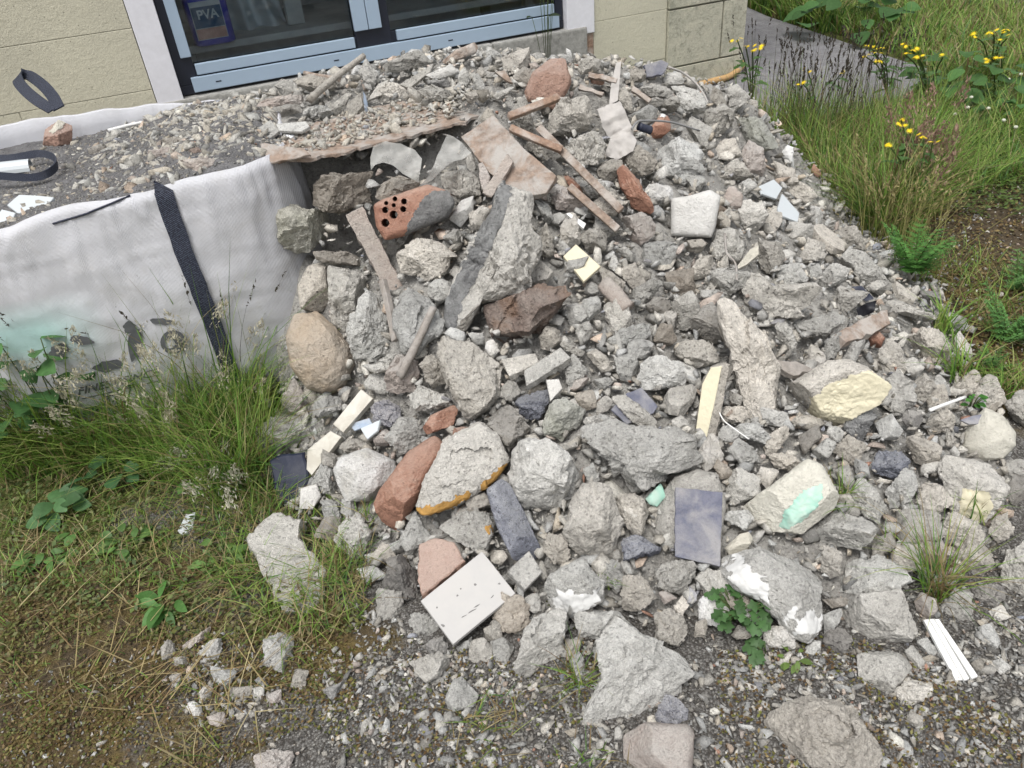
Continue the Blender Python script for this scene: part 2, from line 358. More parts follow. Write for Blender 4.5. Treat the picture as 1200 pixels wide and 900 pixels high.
# the body of the heap: crushed mortar and dust under the pieces one can tell apart
fine = 3; fx = np.linspace(_gx[0], _gx[-1], GNX*2); fy = np.linspace(_gy[0], _gy[-1], GNY*2); FX, FY = np.meshgrid(fx, fy)
raw = heap(FX, FY); base = HZ
P3 = np.stack([FX, FY, 0*FX], -1)
FZ = raw-.048+.03*fbm(P3*7, 3)+.012*np.abs(fbm(P3*26, 3))
for _a, _b, _r, _d in ((640,138,.06,.14),(695,112,.08,.26),(350,195,.10,.25),(400,195,.10,.25),(450,185,.10,.25),(500,170,.09,.22),(540,158,.06,.15),(388,262,.06,.12),(405,430,.05,.08),(500,440,.05,.08),(590,590,.05,.06),(545,350,.05,.08),(700,335,.05,.08),(690,575,.05,.06),(745,180,.05,.08),(830,400,.04,.07),(960,400,.06,.07),(600,400,.05,.08),(1010,350,.06,.06),(655,200,.05,.08),(855,500,.06,.06),(1120,560,.05,.05)):
    _p = hit(_a, _b); FZ -= _d*np.exp(-((FX-_p[0])**2+(FY-_p[1])**2)/_r**2)
edge = np.minimum(np.minimum(FX-_gx[0], _gx[-1]-FX), np.minimum(FY-_gy[0], _gy[-1]-FY))
hz_i = np.clip(raw-gsurf(FX, FY), 0, 1)
FZ = np.where(hz_i < .02, gsurf(FX, FY)-.05, FZ)
nf = FX.shape[1]; ii = (np.arange(FX.shape[0]-1)[:, None]*nf+np.arange(nf-1)[None]).ravel()
quads = np.stack([ii, ii+1, ii+nf+1, ii+nf], 1)
live = (hz_i.ravel()[quads] > .012).any(1) & ~((FX.ravel()[quads] < -.78).all(1) & (FY.ravel()[quads] < 3.25).all(1) & (FY.ravel()[quads] > 1.9).all(1))
stone('dustbed', (.45, .437, .408), (.34, .328, .304), var=.4, speck=.3, agg=90, bump=1.6, rvar=0)
tag(link('rubble_mound', mesh('rubble_mound', np.stack([FX, FY, FZ], -1).reshape(-1, 3), quads[live], True), MATS['dustbed']), 'grey mound of crushed mortar and dust under the rubble', kind='structure')
def gpoly(name, pix, z, mat, th=.05, extra=None):
    P = [atz(a, b, 0) for a, b in pts(pix)] if isinstance(pix, str) else [np.array((*p, 0.)) for p in pix]
    n = len(P); V = [(p[0], p[1], z) for p in P]+[(p[0], p[1], z-th) for p in P]
    return link(name, bevel_mesh(name, V, [tuple(range(n)), tuple(range(2*n-1, n-1, -1))]+[(k, k+n, (k+1) % n+n, (k+1) % n) for k in range(n)], .006, 2), mat)
stone('path', (.235, .232, .24), (.185, .18, .185), var=.3, speck=.3, agg=60, bump=.8, rvar=0, stain=(.30, .295, .29), stain_amt=.5)
stone('asphalt', (.085, .085, .092), (.065, .065, .07), var=.4, speck=.5, agg=60, rvar=0)
tag(gpoly('path', '862,5 900,22 1000,56 1086,84 1064,118 960,140 862,150 835,140 800,108 830,60', .022, MATS['path'], .12), 'worn grey concrete path beside the building', kind='structure')
r0, r1 = atz(1040, -4, 0)[:2], atz(1230, 16, 0)[:2]; rd = (r1-r0)/np.linalg.norm(r1-r0); rn = np.array([rd[1], -rd[0]]); rn = rn if rn[1] > 0 else -rn
tag(gpoly('road', [r0-rd*30, r1+rd*30, r1+rd*30+rn*6, r0-rd*30+rn*6], .03, MATS['asphalt'], .1), 'grey asphalt road beyond the verge', kind='structure')
# ------------------------------------------------------------------ building (local x along the wall, y into the building)
WROT = math.radians(21.4); W0 = np.array([1.95, 5.95, 0]); WX = np.array([math.cos(WROT), math.sin(WROT), 0]); WN = np.array([math.sin(WROT), -math.cos(WROT), 0])
def wall_material():
    s = NT('wallpaint'); v = s.coords(rnd=False)
    n1 = s.noise(v, 2.2, 6, .6, .3); n2 = s.noise(v, 26, 8, .7); n3 = s.noise(v, 120, 6, .7)
    c = s.mix(s.ramp(n1, [(.35, 0), (.65, 1)]), (.585, .56, .44), (.52, .498, .395))
    c = s.mix(s.ramp(n2, [(.60, 0), (.74, .75)]), c, (.27, .25, .17))
    c = s.mix(s.ramp(s.vor(v, 24), [(.03, .85), (.11, 0)]), c, (.12, .11, .08))
    c = s.mix(1., c, s.ramp(n3, [(.25, .82), (.7, 1.08)]), 'MULTIPLY')
    s.setp(Roughness=.8, Specular_IOR_Level=.3)
    MATS['wallpaint'] = s.fin(c, s.bump(n3, .004, .8, s.bump(n2, .008, .7)))
wall_material()
def wall_stained():
    s = NT('wallstained'); v = s.coords(rnd=False); n1 = s.noise(v, 5, 6, .7, .5); n2 = s.noise(v, 26, 6, .7); n3 = s.noise(v, 120, 5, .7)
    c = s.mix(s.ramp(n1, [(.35, 0), (.65, 1)]), (.56, .54, .43), (.42, .41, .33)); c = s.mix(s.ramp(n2, [(.52, 0), (.66, .7)]), c, (.24, .24, .19)); c = s.mix(s.ramp(n1, [(.58, 0), (.72, .5)]), c, (.17, .18, .13)); c = s.mix(1., c, s.ramp(n3, [(.25, .75), (.7, 1.1)]), 'MULTIPLY')
    s.setp(Roughness=.85, Specular_IOR_Level=.25); MATS['wallstained'] = s.fin(c, s.bump(n3, .006, .9, s.bump(n2, .012, .8)))
wall_stained()
plain('trimwhite', (.70, .70, .74), .5, .05, 30, .2, dust=(.5, .5, .5, .15))
plain('frameblue', (.33, .42, .52), .38, .03, 8, 0, .5)
plain('framedark', (.012, .015, .026), .4, .1, 20, 0, .5)
plain('mortarline', (.50, .478, .375), .9, .15, 40, .5)
plain('sillcon', (.30, .295, .275), .9, .3, 35, 1.5)
plain('roomdark', (.30, .31, .30), .9, .2, 4)
plain('benchgrey', (.50, .52, .51), .85, .25, 5)
plain('rooffelt', (.07, .07, .075), .9, .2, 30)
BLD = empty('building', W0, 'cream painted block building with a light blue framed window', 'building', rz=WROT)
def bpart(name, x0, x1, y0, y1, z0, z1, mat, parent=None, bev=.004, seg=2):
    me = bevel_mesh(name, boxverts(x0, x1, y0, y1, z0, z1), BOXF, bev, seg); return link(name, me, MATS[mat], parent=parent or BLD)
wl = bpart('wall', -7.5, -4.035, .012, .2, -.1, 2.45, 'mortarline', bev=0); wl.name = 'wall'
rw = bpart('wall', -1.285, -.06, .012, .2, -.1, 2.45, 'mortarline', bev=0)
bpart('wall', -4.035, -1.285, .012, .2, 2.12, 2.45, 'wallpaint', bev=0)
bpart('wall', -.26, -.066, .2, 4.2, -.1, 2.45, 'wallpaint', bev=0); bpart('wall', -7.5, -.066, 4.2, 4.4, -.1, 2.45, 'wallpaint', bev=0); bpart('wall', -7.5, -7.3, .2, 4.2, -.1, 2.45, 'wallpaint', bev=0)
def blocks(parent, x0, x1, zs, lens, proud=0., shift=.0, jit=.002, gap=.006, mat='wallpaint'):
    for r in range(len(zs)-1):
        x = x0; k = 0
        cut = [x0]
        xx = x0+(lens*.5 if r % 2 else lens)+shift
        while xx < x1-.12: cut.append(xx); xx += lens
        cut.append(x1)
        for a, b in zip(cut[:-1], cut[1:]):
            yy = -proud+random.uniform(-jit, jit)
            o = bpart('block', a+(gap/2 if a > x0 else 0), b-(gap/2 if b < x1 else 0), yy, .06, zs[r]+gap/2, zs[r+1]-gap/2, mat, parent, .003, 2)
blocks(wl, -7.5, -4.036, [-.1, 0., .31, .62, .93, 1.24, 1.55, 1.86, 2.17, 2.44], 1.4, gap=.002)
blocks(rw, -1.284, -.713, [-.1, .24, .558, .87, 1.18, 1.49, 1.8, 2.11, 2.44], 1.4, gap=.002)
blocks(rw, -.708, -.055, [-.1, .172, .552, .93, 1.3, 1.68, 2.06, 2.44], .9, proud=.022, gap=.012, jit=.004, mat='wallstained')
bpart('plinth', -4.034, -1.33, -.012, .2, -.1, .30, 'sillcon')
for a, b in ((-4.034, -2.96), (-2.955, -2.02), (-2.015, -1.345)):
    bpart('sill_block', a, b, -.03, .2, .303, .545, 'sillcon', bev=.012)
bpart('reveal_edge', -1.343, -1.287, -.006, .2, .303, .52, 'rustwood', bev=.006)
tl = bpart('trim', -4.032, -3.893, -.018, .1, .50, 2.12, 'trimwhite'); 
tr = bpart('trim', -1.486, -1.285, -.018, .1, .50, 2.12, 'trimwhite')
bpart('trim', -3.892, -1.487, -.016, .1, 2.06, 2.12, 'trimwhite')
bpart('roof', -7.7, .15, -.2, 4.6, 2.46, 2.56, 'rooffelt', bev=.01)
WIN = bpart('window', -3.89, -1.49, .03, .09, .552, .60, 'framedark', bev=.002); WIN.name = 'window'
def wp(name, x0, x1, y0, y1, z0, z1, mat, bev=.003): return bpart(name, x0, x1, y0, y1, z0, z1, mat, WIN, bev)
wp('frame_jamb', -3.889, -3.79, .031, .089, .601, 2.06, 'framedark'); wp('frame_jamb', -1.545, -1.491, .031, .089, .601, 2.06, 'framedark')
wp('frame_mullion', -2.86, -2.645, .031, .089, .601, 2.06, 'framedark'); wp('frame_head', -3.789, -1.546, .031, .089, 2.0, 2.06, 'framedark')
wp('frame_rail', -3.789, -1.546, .04, .088, .601, .70, 'framedark')
wp('cladding_strip', -3.825, -1.53, .005, .030, .562, .640, 'frameblue', .004)
wp('cladding_strip', -3.785, -2.875, .012, .038, .648, .705, 'frameblue', .004); wp('cladding_strip', -2.615, -1.56, .012, .038, .648, .705, 'frameblue', .004)
wp('cladding_strip', -3.845, -3.787, .012, .030, .745, 2.05, 'frameblue', .004); wp('cladding_strip', -1.605, -1.552, .012, .030, .745, 2.05, 'frameblue', .004)
wp('cladding_strip', -2.865, -2.782, .006, .030, .735, 2.05, 'frameblue', .004); wp('cladding_strip', -2.778, -2.70, .006, .030, .735, 2.05, 'frameblue', .004)
for x in (-3.70, -3.02, -2.3): wp('drain_slot', x, x+.03, .0035, .006, .598, .604, 'framedark', 0)
def glass():
    s = NT('glass'); gl = s.n('ShaderNodeBsdfGlossy'); gl.inputs['Roughness'].default_value = .03; tr = s.n('ShaderNodeBsdfTransparent'); tr.inputs[0].default_value = (.82, .86, .88, 1)
    fr = s.n('ShaderNodeFresnel'); fr.inputs[0].default_value = 1.5; mx = s.n('ShaderNodeMixShader')
    s.l(s.math('MULTIPLY', fr.outputs[0], 1.3, True), mx.inputs[0]); s.l(tr.outputs[0], mx.inputs[1]); s.l(gl.outputs[0], mx.inputs[2]); s.l(mx.outputs[0], s.out.inputs[0]); MATS['glass'] = s.m
glass()
wp('pane', -3.79, -2.86, .058, .066, .70, 2.0, 'glass', 0); wp('pane', -2.645, -1.545, .058, .066, .70, 2.0, 'glass', 0)
# the room behind the glass
bpart('room_floor', -7.3, -.26, .2, 4.2, -.09, .02, 'roomdark', bev=0); bpart('room_ceiling', -7.3, -.26, .2, 4.2, 2.38, 2.44, 'benchgrey', bev=0)
bpart('room_wall', -7.29, -.27, 2.3, 2.36, .03, 2.37, 'benchgrey', bev=0)
def w2(x, y, z): return W0+WX*x-WN*y+np.array([0, 0, z])
def wthing(name, me, mat, loc, label, cat, rz=0):
    o = link(name, me, MATS[mat], loc=loc); o.rotation_euler = (0, 0, WROT+rz); return tag(o, label, cat)
bench = empty('workbench', w2(-2.7, .5, 0), 'grey workbench behind the window glass', 'workbench', rz=WROT)
link('bench_top', bevel_mesh('bench_top', boxverts(-1.15, 1.15, -.28, .6, .72, .76), BOXF, .004, 1), MATS['benchgrey'], bench)
for a in (-1.08, 1.08):
    for b2 in (-.22, .54): link('leg', bevel_mesh('leg', boxverts(a-.03, a+.03, b2-.03, b2+.03, .02, .719), BOXF, .003, 1), MATS['roomdark'], bench)
# glue bottle
plain('bottleblue', (.04, .05, .50), .35, .1, 10, 0, .5); plain('labeldark', (.03, .10, .20), .5, .1, 10); plain('labeltan', (.60, .36, .30), .5, .2, 30); plain('labelwhite', (.55, .60, .62), .5, .05, 10); plain('lettering', (.62, .68, .70), .5, .02, 10)
bx, by = -3.63, .22
bot = empty('glue_bottle', w2(bx, by, .761), 'blue plastic glue bottle marked PVA behind the window glass', 'bottle', rz=WROT+.05); bot.scale = (.76, .76, .76)
prof = [(.0, .0), (.135, 0), (.15, .012), (.152, .30), (.14, .34), (.07, .38), (.045, .40), (.045, .43)]
ns = 24; V = []; 
for r_, z_ in prof:
    for k in range(ns):
        a = 2*math.pi*k/ns; cx, cy = math.cos(a), math.sin(a); q = (abs(cx)**4+abs(cy)**4)**(-.25); V.append((r_*cx*q, r_*.62*cy*q, z_))
Fb = [(i*ns+k, i*ns+(k+1) % ns, (i+1)*ns+(k+1) % ns, (i+1)*ns+k) for i in range(len(prof)-1) for k in range(ns)]
Fb.append(tuple((len(prof)-1)*ns+k for k in range(ns)))
link('bottle_body', mesh('bottle_body', V, Fb, True), MATS['bottleblue'], bot)
cv, cf = tube_vf([(0, 0, .43), (0, 0, .475)], .05, 16); link('cap', mesh('cap', cv, cf), MATS['labelwhite'], bot)
def lb(name, x0, x1, z0, z1, mat, y, parent): return link(name, mesh(name, boxverts(x0, x1, y, y+.002, z0, z1), BOXF), MATS[mat], parent=parent)
lab = lb('label_panel', -.125, .095, .045, .30, 'labelwhite', -.0975, bot)
lb('label_band', -.12, .09, .125, .265, 'labeldark', -.1, lab); lb('label_band', -.12, .09, .05, .12, 'labeltan', -.1, lab)
def text_mesh(txt, size, bold=True):
    cu = bpy.data.curves.new('txt', 'FONT'); cu.body = txt; cu.size = size; cu.align_x = 'CENTER'; cu.offset = size*.02 if bold else 0
    ob = bpy.data.objects.new('txt', cu); COL.objects.link(ob); bpy.context.view_layer.update()
    me = bpy.data.meshes.new_from_object(ob.evaluated_get(bpy.context.evaluated_depsgraph_get())); bpy.data.objects.remove(ob); bpy.data.curves.remove(cu); return me
pv = text_mesh('PVA', .085); pv.materials.clear()
o = link('lettering', pv, MATS['lettering'], parent=lab); o.rotation_euler = (math.pi/2, 0, 0); o.location = (-.012, -.1025, .185)
# things dimly seen inside: a pale pole and a bunched dust sheet
wthing('pale_post', bevel_mesh('pale_post', boxverts(-.05, .05, -.03, .03, 0, 1.55), BOXF, .004, 1), 'benchgrey', w2(-3.12, .42, .761), 'pale upright board standing behind the window glass', 'board')
ux = np.linspace(-.2, .2, 40); uz = np.linspace(0, 1, 24); UX, UZ = np.meshgrid(ux, uz)
SH = np.stack([UX*(1-.35*UZ), .05*np.sin(UX*40+UZ*3)+.03*fbm(np.stack([UX*9, UZ*4, 0*UX], -1), 2)+.2*(1-UZ)**2*-.3, UZ*.5], -1).reshape(-1, 3)
ii = (np.arange(23)[:, None]*40+np.arange(39)[None]).ravel(); qs = np.stack([ii, ii+1, ii+41, ii+40], 1)
me = mesh('dust_sheet', SH, qs, True); wthing('dust_sheet', me, 'labelwhite', w2(-3.36, .55, .761), 'bunched grey dust sheet behind the window glass beside the bottle', 'dust sheet')
# hose at the wall foot
hp = spline([atz(812, 101, .05), atz(835, 95, .05), atz(853, 90, .05), atz(864, 83, .055), atz(870, 74, .06), w2(.03, .25, .06)], 8); c0 = hp.mean(0)
plain('hose', (.44, .28, .13), .6, .2, 40, .3); hv, hf = tube_vf(hp-c0, .022, 10)
tag(link('hose_pipe', mesh('hose_pipe', hv, hf, True), MATS['hose'], loc=c0), 'tan hose pipe bent round the foot of the wall corner', 'hose')
# ------------------------------------------------------------------ bulk bag
BC = np.array([-1.27, 2.615]); BWX = 1.24; BROT = math.radians(14); BH = .465
def bag_xy(a, z, infl=0.):
    """outline of the slumped bag at angle a and height z"""
    k = 5.0-2.0*math.sin(math.pi*min(max(z/.85, 0), 1)); c_, s_ = np.cos(a), np.sin(a); q = (abs(c_)**k+abs(s_)**k)**(-1/k)
    bul = .045*math.sin(math.pi*min(max((z+.05)/.9, 0), 1))**.8-.05*max(0, .12-z)/.12
    r = (BH+bul+infl)*q; lx, ly = r*c_*BWX, r*s_
    return BC[0]+lx*math.cos(BROT)-ly*math.sin(BROT), BC[1]+lx*math.sin(BROT)+ly*math.cos(BROT)
NA = 360; aa = np.arange(NA)*2*math.pi/NA
rim = .845+.022*fbm(np.stack([np.cos(aa)*2.2, np.sin(aa)*2.2, 0*aa+3], -1), 3)
# the back rim stands up, the corner against the heap is pressed down
back = np.exp(-((np.degrees(aa)-110)/45)**2); left = np.exp(-((np.degrees(aa)-170)/30)**2); fl = np.exp(-((np.degrees(aa)-215)/38)**2); rim += .035*back-.075*fl+.012*np.exp(-((np.degrees(aa)-300)/25)**2)
RIMZ = rim.copy()
rows = []; hs = np.concatenate([np.linspace(0, .97, 64)])
for h in hs:
    x, y = [], []
    for k in range(NA):
        q = bag_xy(aa[k], h*rim[k]); x.append(q[0]); y.append(q[1])
    rows.append(np.stack([x, y, h*rim], 1))
top = np.array([bag_xy(aa[k], .85, -.004) for k in range(NA)])
rows.append(np.stack([top[:, 0], top[:, 1], rim], 1))
for dz, inf in ((-.004, -.012), (-.05, -.014), (-.13, -.016)):
    t_ = np.array([bag_xy(aa[k], .85, inf) for k in range(NA)]); rows.append(np.stack([t_[:, 0], t_[:, 1], rim+dz], 1))
BV = np.array(rows); nr = len(rows)
out = BV-np.array([*BC, 0]); out[..., 2] = 0; out /= np.linalg.norm(out, axis=2)[..., None]
hh = BV[..., 2]; q3 = np.stack([aa[None]*1.6*np.ones((nr, 1)), hh*9, 0*hh], -1)
wr = .010*fbm(np.stack([np.cos(aa)[None]*3+0*hh, np.sin(aa)[None]*3+0*hh, hh*3.5], -1), 3)
folds = .0035*(1-np.abs(fbm(np.stack([np.cos(aa)[None]*2.2+hh*1.5, np.sin(aa)[None]*2.2+0*hh, hh*11], -1), 2)))**3
folds += .011*(1-np.abs(fbm(np.stack([np.cos(aa)[None]*11+0*hh, np.sin(aa)[None]*11+hh*2, hh*2], -1), 2)))**4*np.clip((hh-.35)*2.2, .12, 1)
m_ = np.ones(nr); m_[-4:] = .4
BV = BV+out*((wr+folds-.006)*m_[:, None])[..., None]
Fq = np.array([(i*NA+k, i*NA+(k+1) % NA, (i+1)*NA+(k+1) % NA, (i+1)*NA+k) for i in range(nr-1) for k in range(NA)])
s = NT('bagcloth'); v = s.coords(rnd=False); n1 = s.noise(v, 3, 5); n2 = s.noise(v, 30, 6, .65)
wv = s.n('ShaderNodeTexWave', wave_type='BANDS', bands_direction='Z'); wv.inputs['Scale'].default_value = 90; wv.inputs['Distortion'].default_value = 1.5; s.l(v, wv.inputs['Vector'])
wv2 = s.n('ShaderNodeTexWave', wave_type='BANDS', bands_direction='X'); wv2.inputs['Scale'].default_value = 90; wv2.inputs['Distortion'].default_value = 1.5; s.l(v, wv2.inputs['Vector'])
c = s.mix(s.ramp(n1, [(.3, 0), (.7, 1)]), (.60, .605, .635), (.53, .535, .56)); c = s.mix(s.ramp(n2, [(.60, 0), (.78, .28)]), c, (.50, .49, .46))
sx = s.n('ShaderNodeSeparateXYZ'); s.l(v, sx.inputs[0]); c = s.mix(s.math('MULTIPLY', s.ramp(s.noise(v, 8, 6, .7, .6), [(.48, 0), (.68, .55)]), s.ramp(sx.outputs[2], [(.05, 1), (.75, .25)])), c, (.40, .38, .33))
tm = s.math('MULTIPLY', s.ramp(sx.outputs[0], [(0, 0), (1, 0)]), 1)
pr = s.n('ShaderNodeMapRange'); pr.inputs[1].default_value = .06; pr.inputs[2].default_value = -.12; s.l(sx.outputs[0], pr.inputs[0])
pz = s.ramp(sx.outputs[2], [(.36, 0), (.44, 1), (.50, 1), (.60, 0)])
c = s.mix(s.math('MULTIPLY', s.math('MULTIPLY', pr.outputs[0], pz), .6), c, (.30, .58, .53))
s.setp(Roughness=.7, Specular_IOR_Level=.3); MATS['bagcloth'] = s.fin(c, s.bump(wv2.outputs[1], .0012, .6, s.bump(wv.outputs[1], .0012, .6, s.bump(n2, .004, .5))))
bagO = np.array([*BC, 0]); Bm = mesh('cloth', BV.reshape(-1, 3)-bagO, Fq, True)
BAG = empty('bulk_bag', bagO, 'white woven bulk bag full of rubble with navy lifting straps', 'bulk bag')
cloth = link('bag_cloth', Bm, MATS['bagcloth'], parent=BAG)
from mathutils.bvhtree import BVHTree
bvh = BVHTree.FromPolygons((BV.reshape(-1, 3)).tolist(), Fq.tolist())
def onbag(px, py, off=.004):
    d = ray(px, py); h_, n_, i_, t_ = bvh.ray_cast(Vector(CAM), Vector(d))
    if h_ is None: return None
    n_ = np.array(n_); n_ = n_ if n_ @ d < 0 else -n_
    return np.array(h_)+n_*off
def strap_material():
    s = NT('strap'); v = s.coords('UV', rnd=False)
    w = s.n('ShaderNodeTexWave', wave_type='BANDS', bands_direction='DIAGONAL'); w.inputs['Scale'].default_value = 4.5; w.inputs['Distortion'].default_value = .5; w.inputs['Detail'].default_value = 2; s.l(v, w.inputs['Vector'])
    sx = s.n('ShaderNodeSeparateXYZ'); s.l(v, sx.inputs[0])
    c = s.mix(s.math('MULTIPLY', s.ramp(w.outputs[1], [(.7, 0), (.9, .4)]), s.ramp(s.noise(v, 9, 4), [(.35, 0), (.6, 1)])), (.006, .008, .020), (.30, .35, .46))
    s.setp(Roughness=.65, Specular_IOR_Level=.4); MATS['strap'] = s.fin(c, s.bump(w.outputs[1], .002, .6))
strap_material()
def ribbon(name, C_, side, nrm, w, th, mat, parent, loc):
    C_ = np.asarray(C_); side = np.asarray(side); nrm = np.asarray(nrm); m = len(C_); V = []
    for sgn, tt in ((-1, 1), (1, 1), (1, -1), (-1, -1)): V.append(C_+side*(w/2*sgn)+nrm*(th/2*tt))
    V = np.stack(V, 1).reshape(-1, 3)-loc; Fs = [(i*4+k, i*4+(k+1) % 4, (i+1)*4+(k+1) % 4, (i+1)*4+k) for i in range(m-1) for k in range(4)]+[(3, 2, 1, 0), tuple((m-1)*4+k for k in range(4))]
    me = mesh(name, V, Fs, False); me.polygons.foreach_set('use_smooth', np.ones(len(me.polygons), bool)); me.set_sharp_from_angle(angle=math.radians(50)); uv = me.uv_layers.new(name='UVMap'); L = np.concatenate([[0], np.cumsum(np.linalg.norm(np.diff(C_, axis=0), axis=1))])/w
    for lp in me.loops:
        i, k = divmod(lp.vertex_index, 4); uv.data[lp.index].uv = (0. if k in (0, 3) else 1., L[i])
    return link(name, me, MATS[mat], parent=parent)
P = spline([(174, 188), (186, 205), (200, 250), (222, 310), (248, 375), (272, 440)], 8)
Cs, Ss, Ns = [], [], []
for i, (a, b2) in enumerate(P):
    q = onbag(a, max(b2, 214), .007); 
    if q is None: continue
    if b2 < 214: q = q+np.array([0, .0, (214-b2)*.0022])+np.array([0, (214-b2)*.0012, 0])
    Cs.append(q)
Cs = np.array(Cs); T_ = np.gradient(Cs, axis=0); T_ /= np.linalg.norm(T_, axis=1)[:, None]; nf_ = norm([.2, -.97, .1])
Ss = np.cross(T_, nf_); Ss /= np.linalg.norm(Ss, axis=1)[:, None]; Ns = np.cross(Ss, T_)
ribbon('lifting_strap', Cs, Ss, Ns, .052, .005, 'strap', BAG, bagO)
# loops of webbing standing up at the back corner and lying on the fill
zt = .86
def loop(pix, zz, w, sidev):
    C2 = spline([atz(a, b2, z) for (a, b2), z in zip(pix, zz)], 8); T2 = np.gradient(C2, axis=0); T2 /= np.linalg.norm(T2, axis=1)[:, None]
    S2 = np.tile(norm(sidev), (len(C2), 1)); S2 -= T2*(S2*T2).sum(1)[:, None]; S2 /= np.linalg.norm(S2, axis=1)[:, None]; ribbon('lifting_strap', C2, S2, np.cross(S2, T2), w, .005, 'strap', BAG, bagO)
loop([(62, 129), (47, 120), (33, 109), (23, 98), (21, 90), (31, 87), (48, 98), (61, 112), (69, 127)], [.865, .89, .91, .93, .94, .935, .92, .895, .868], .046, (.25, .9, .35))
loop([(-12, 186), (15, 185), (45, 180), (62, 184), (66, 194), (52, 205), (30, 208), (-12, 205)], [.835, .84, .845, .845, .84, .838, .835, .835], .024, (0, .35, 1))
# printing on the cloth
plain('print', (.10, .105, .11), .7, .15, 40)
def onto_bag(name, verts2, faces, off=.005, mat='print'):
    V = []; 
    for a, b2 in verts2:
        q = onbag(a, b2, off)
        if q is None: q = V[-1]+bagO if V else bagO
        V.append(q-bagO)
    return link(name, mesh(name, V, faces), MATS[mat], parent=cloth)
def print_text(txt, x0, y0, x1, y1, hpx):
    me = text_mesh(txt, 1.0); co = np.array([v.co[:2] for v in me.vertices]); lo, hi = co[:, 0].min(), co[:, 0].max(); u = (co[:, 0]-lo)/(hi-lo); w_ = co[:, 1]/.7
    e = np.array([x1-x0, y1-y0]); px_ = x0+u*e[0]+w_*hpx*.12; py_ = y0+u*e[1]-w_*hpx
    return onto_bag('lettering', list(zip(px_, py_)), [tuple(p.vertices) for p in me.polygons])
print_text('FINEST SINCE', 92, 462, 186, 439, 9); print_text('77', 119, 474, 141, 468, 10)
def print_poly(P, hole=None):
    P = pts(P); c_ = P.mean(0); R2 = [c_]+[c_+(p-c_)*f for f in (.5, 1.) for p in P]; n = len(P)
    Fs = [(0, 1+k, 1+(k+1) % n) for k in range(n)]+[(1+k, 1+n+k, 1+n+(k+1) % n, 1+(k+1) % n) for k in range(n)]; onto_bag('printed_mark', R2, Fs)
def blobpoly(x, y, rx, ry, seed, n=18):
    r_ = np.random.default_rng(seed); t = np.arange(n)*2*math.pi/n; q = 1+.22*np.sin(2*t+seed)+.12*np.sin(5*t+2*seed); return ' '.join('%f,%f' % (x+rx*q[k]*math.cos(t[k]), y+ry*q[k]*math.sin(t[k])) for k in range(n))
for a in ((189, 376, 11, 4.5, 1), (158, 402, 6.5, 23, 2), (127, 428, 16, 7, 3), (70, 410, 13, 7, 4), (152, 383, 9, 6, 5), (96, 398, 14, 5, 6)): print_poly(blobpoly(*a))
th = np.linspace(0, 2*math.pi, 25)[:-1]; ring = [(203+15*math.cos(t), 400+14*math.sin(t)) for t in th]+[(199+6*math.cos(t), 402+5.5*math.sin(t)) for t in th]
onto_bag('printed_mark', ring, [(k, (k+1) % 24, 24+(k+1) % 24, 24+k) for k in range(24)])
for a, b2 in (((96, 466), (188, 444)), ((108, 479), (162, 471))):
    L_ = [np.array(a)+(np.array(b2)-np.array(a))*t for t in np.linspace(0, 1, 12)]; onto_bag('printed_mark', [p+np.array([0, d_]) for p in L_ for d_ in (0, 1.2)], [(2*k, 2*k+1, 2*k+3, 2*k+2) for k in range(11)])
# seam and the grit that fills the bag
sm = np.array([onbag(a, b2, .003) for a, b2 in spline([(62, 262), (110, 247), (160, 226)], 6) if onbag(a, b2, .003) is not None]); 
if len(sm) > 3:
    v_, f_ = tube_vf(sm-bagO, .003, 6); link('hem_cord', mesh('hem_cord', v_, f_, True), MATS['navy'], parent=cloth)
nx = 150; lx = np.linspace(-BH, BH, nx)*1.03; LX, LY = np.meshgrid(lx*BWX, lx); kk = (np.abs(LX/(BH*BWX*.995))**5+np.abs(LY/(BH*.995))**5) < 1
FXb = BC[0]+LX*math.cos(BROT)-LY*math.sin(BROT); FYb = BC[1]+LX*math.sin(BROT)+LY*math.cos(BROT)
P3 = np.stack([FXb, FYb, 0*FXb], -1)
def fill_z(x, y):
    x = np.asarray(x, float); y = np.asarray(y, float); P_ = np.stack([x, y, 0*x], -1)
    lx_ = (x-BC[0])*math.cos(BROT)+(y-BC[1])*math.sin(BROT); ly_ = -(x-BC[0])*math.sin(BROT)+(y-BC[1])*math.cos(BROT)
    e_ = 1-(np.abs(lx_/(BH*BWX))**5+np.abs(ly_/BH)**5)**.2; rz_ = np.interp(np.degrees(np.arctan2(ly_, lx_/BWX)) % 360, np.append(np.degrees(aa), 360), np.append(RIMZ, RIMZ[0]))
    return np.minimum(rz_-.014+.30*e_, .815-.015*np.clip(ly_/BH, -1, 1)-.055*np.clip(-lx_/BH, 0, 1.2)*np.clip(.6-ly_/BH*.6, 0, 1)+.055*np.clip((lx_+.12)/BH, 0, 1.2)**1.1+.012*fbm(P_*6, 3))
FZb = fill_z(FXb, FYb)+.004*np.abs(fbm(P3*60, 2)); ii = (np.arange(nx-1)[:, None]*nx+np.arange(nx-1)[None]).ravel(); qs = np.stack([ii, ii+1, ii+nx+1, ii+nx], 1); qs = qs[kk.ravel()[qs].all(1)]
stone('grit', (.20, .198, .20), (.14, .138, .14), var=.5, speck=.7, agg=170, bump=1., rvar=0)
tag(link('grit_fill', mesh('grit_fill', np.stack([FXb, FYb, FZb], -1).reshape(-1, 3)-bagO, qs, True), MATS['grit'], loc=bagO), 'dark grey grit heaped level inside the bulk bag', kind='stuff')

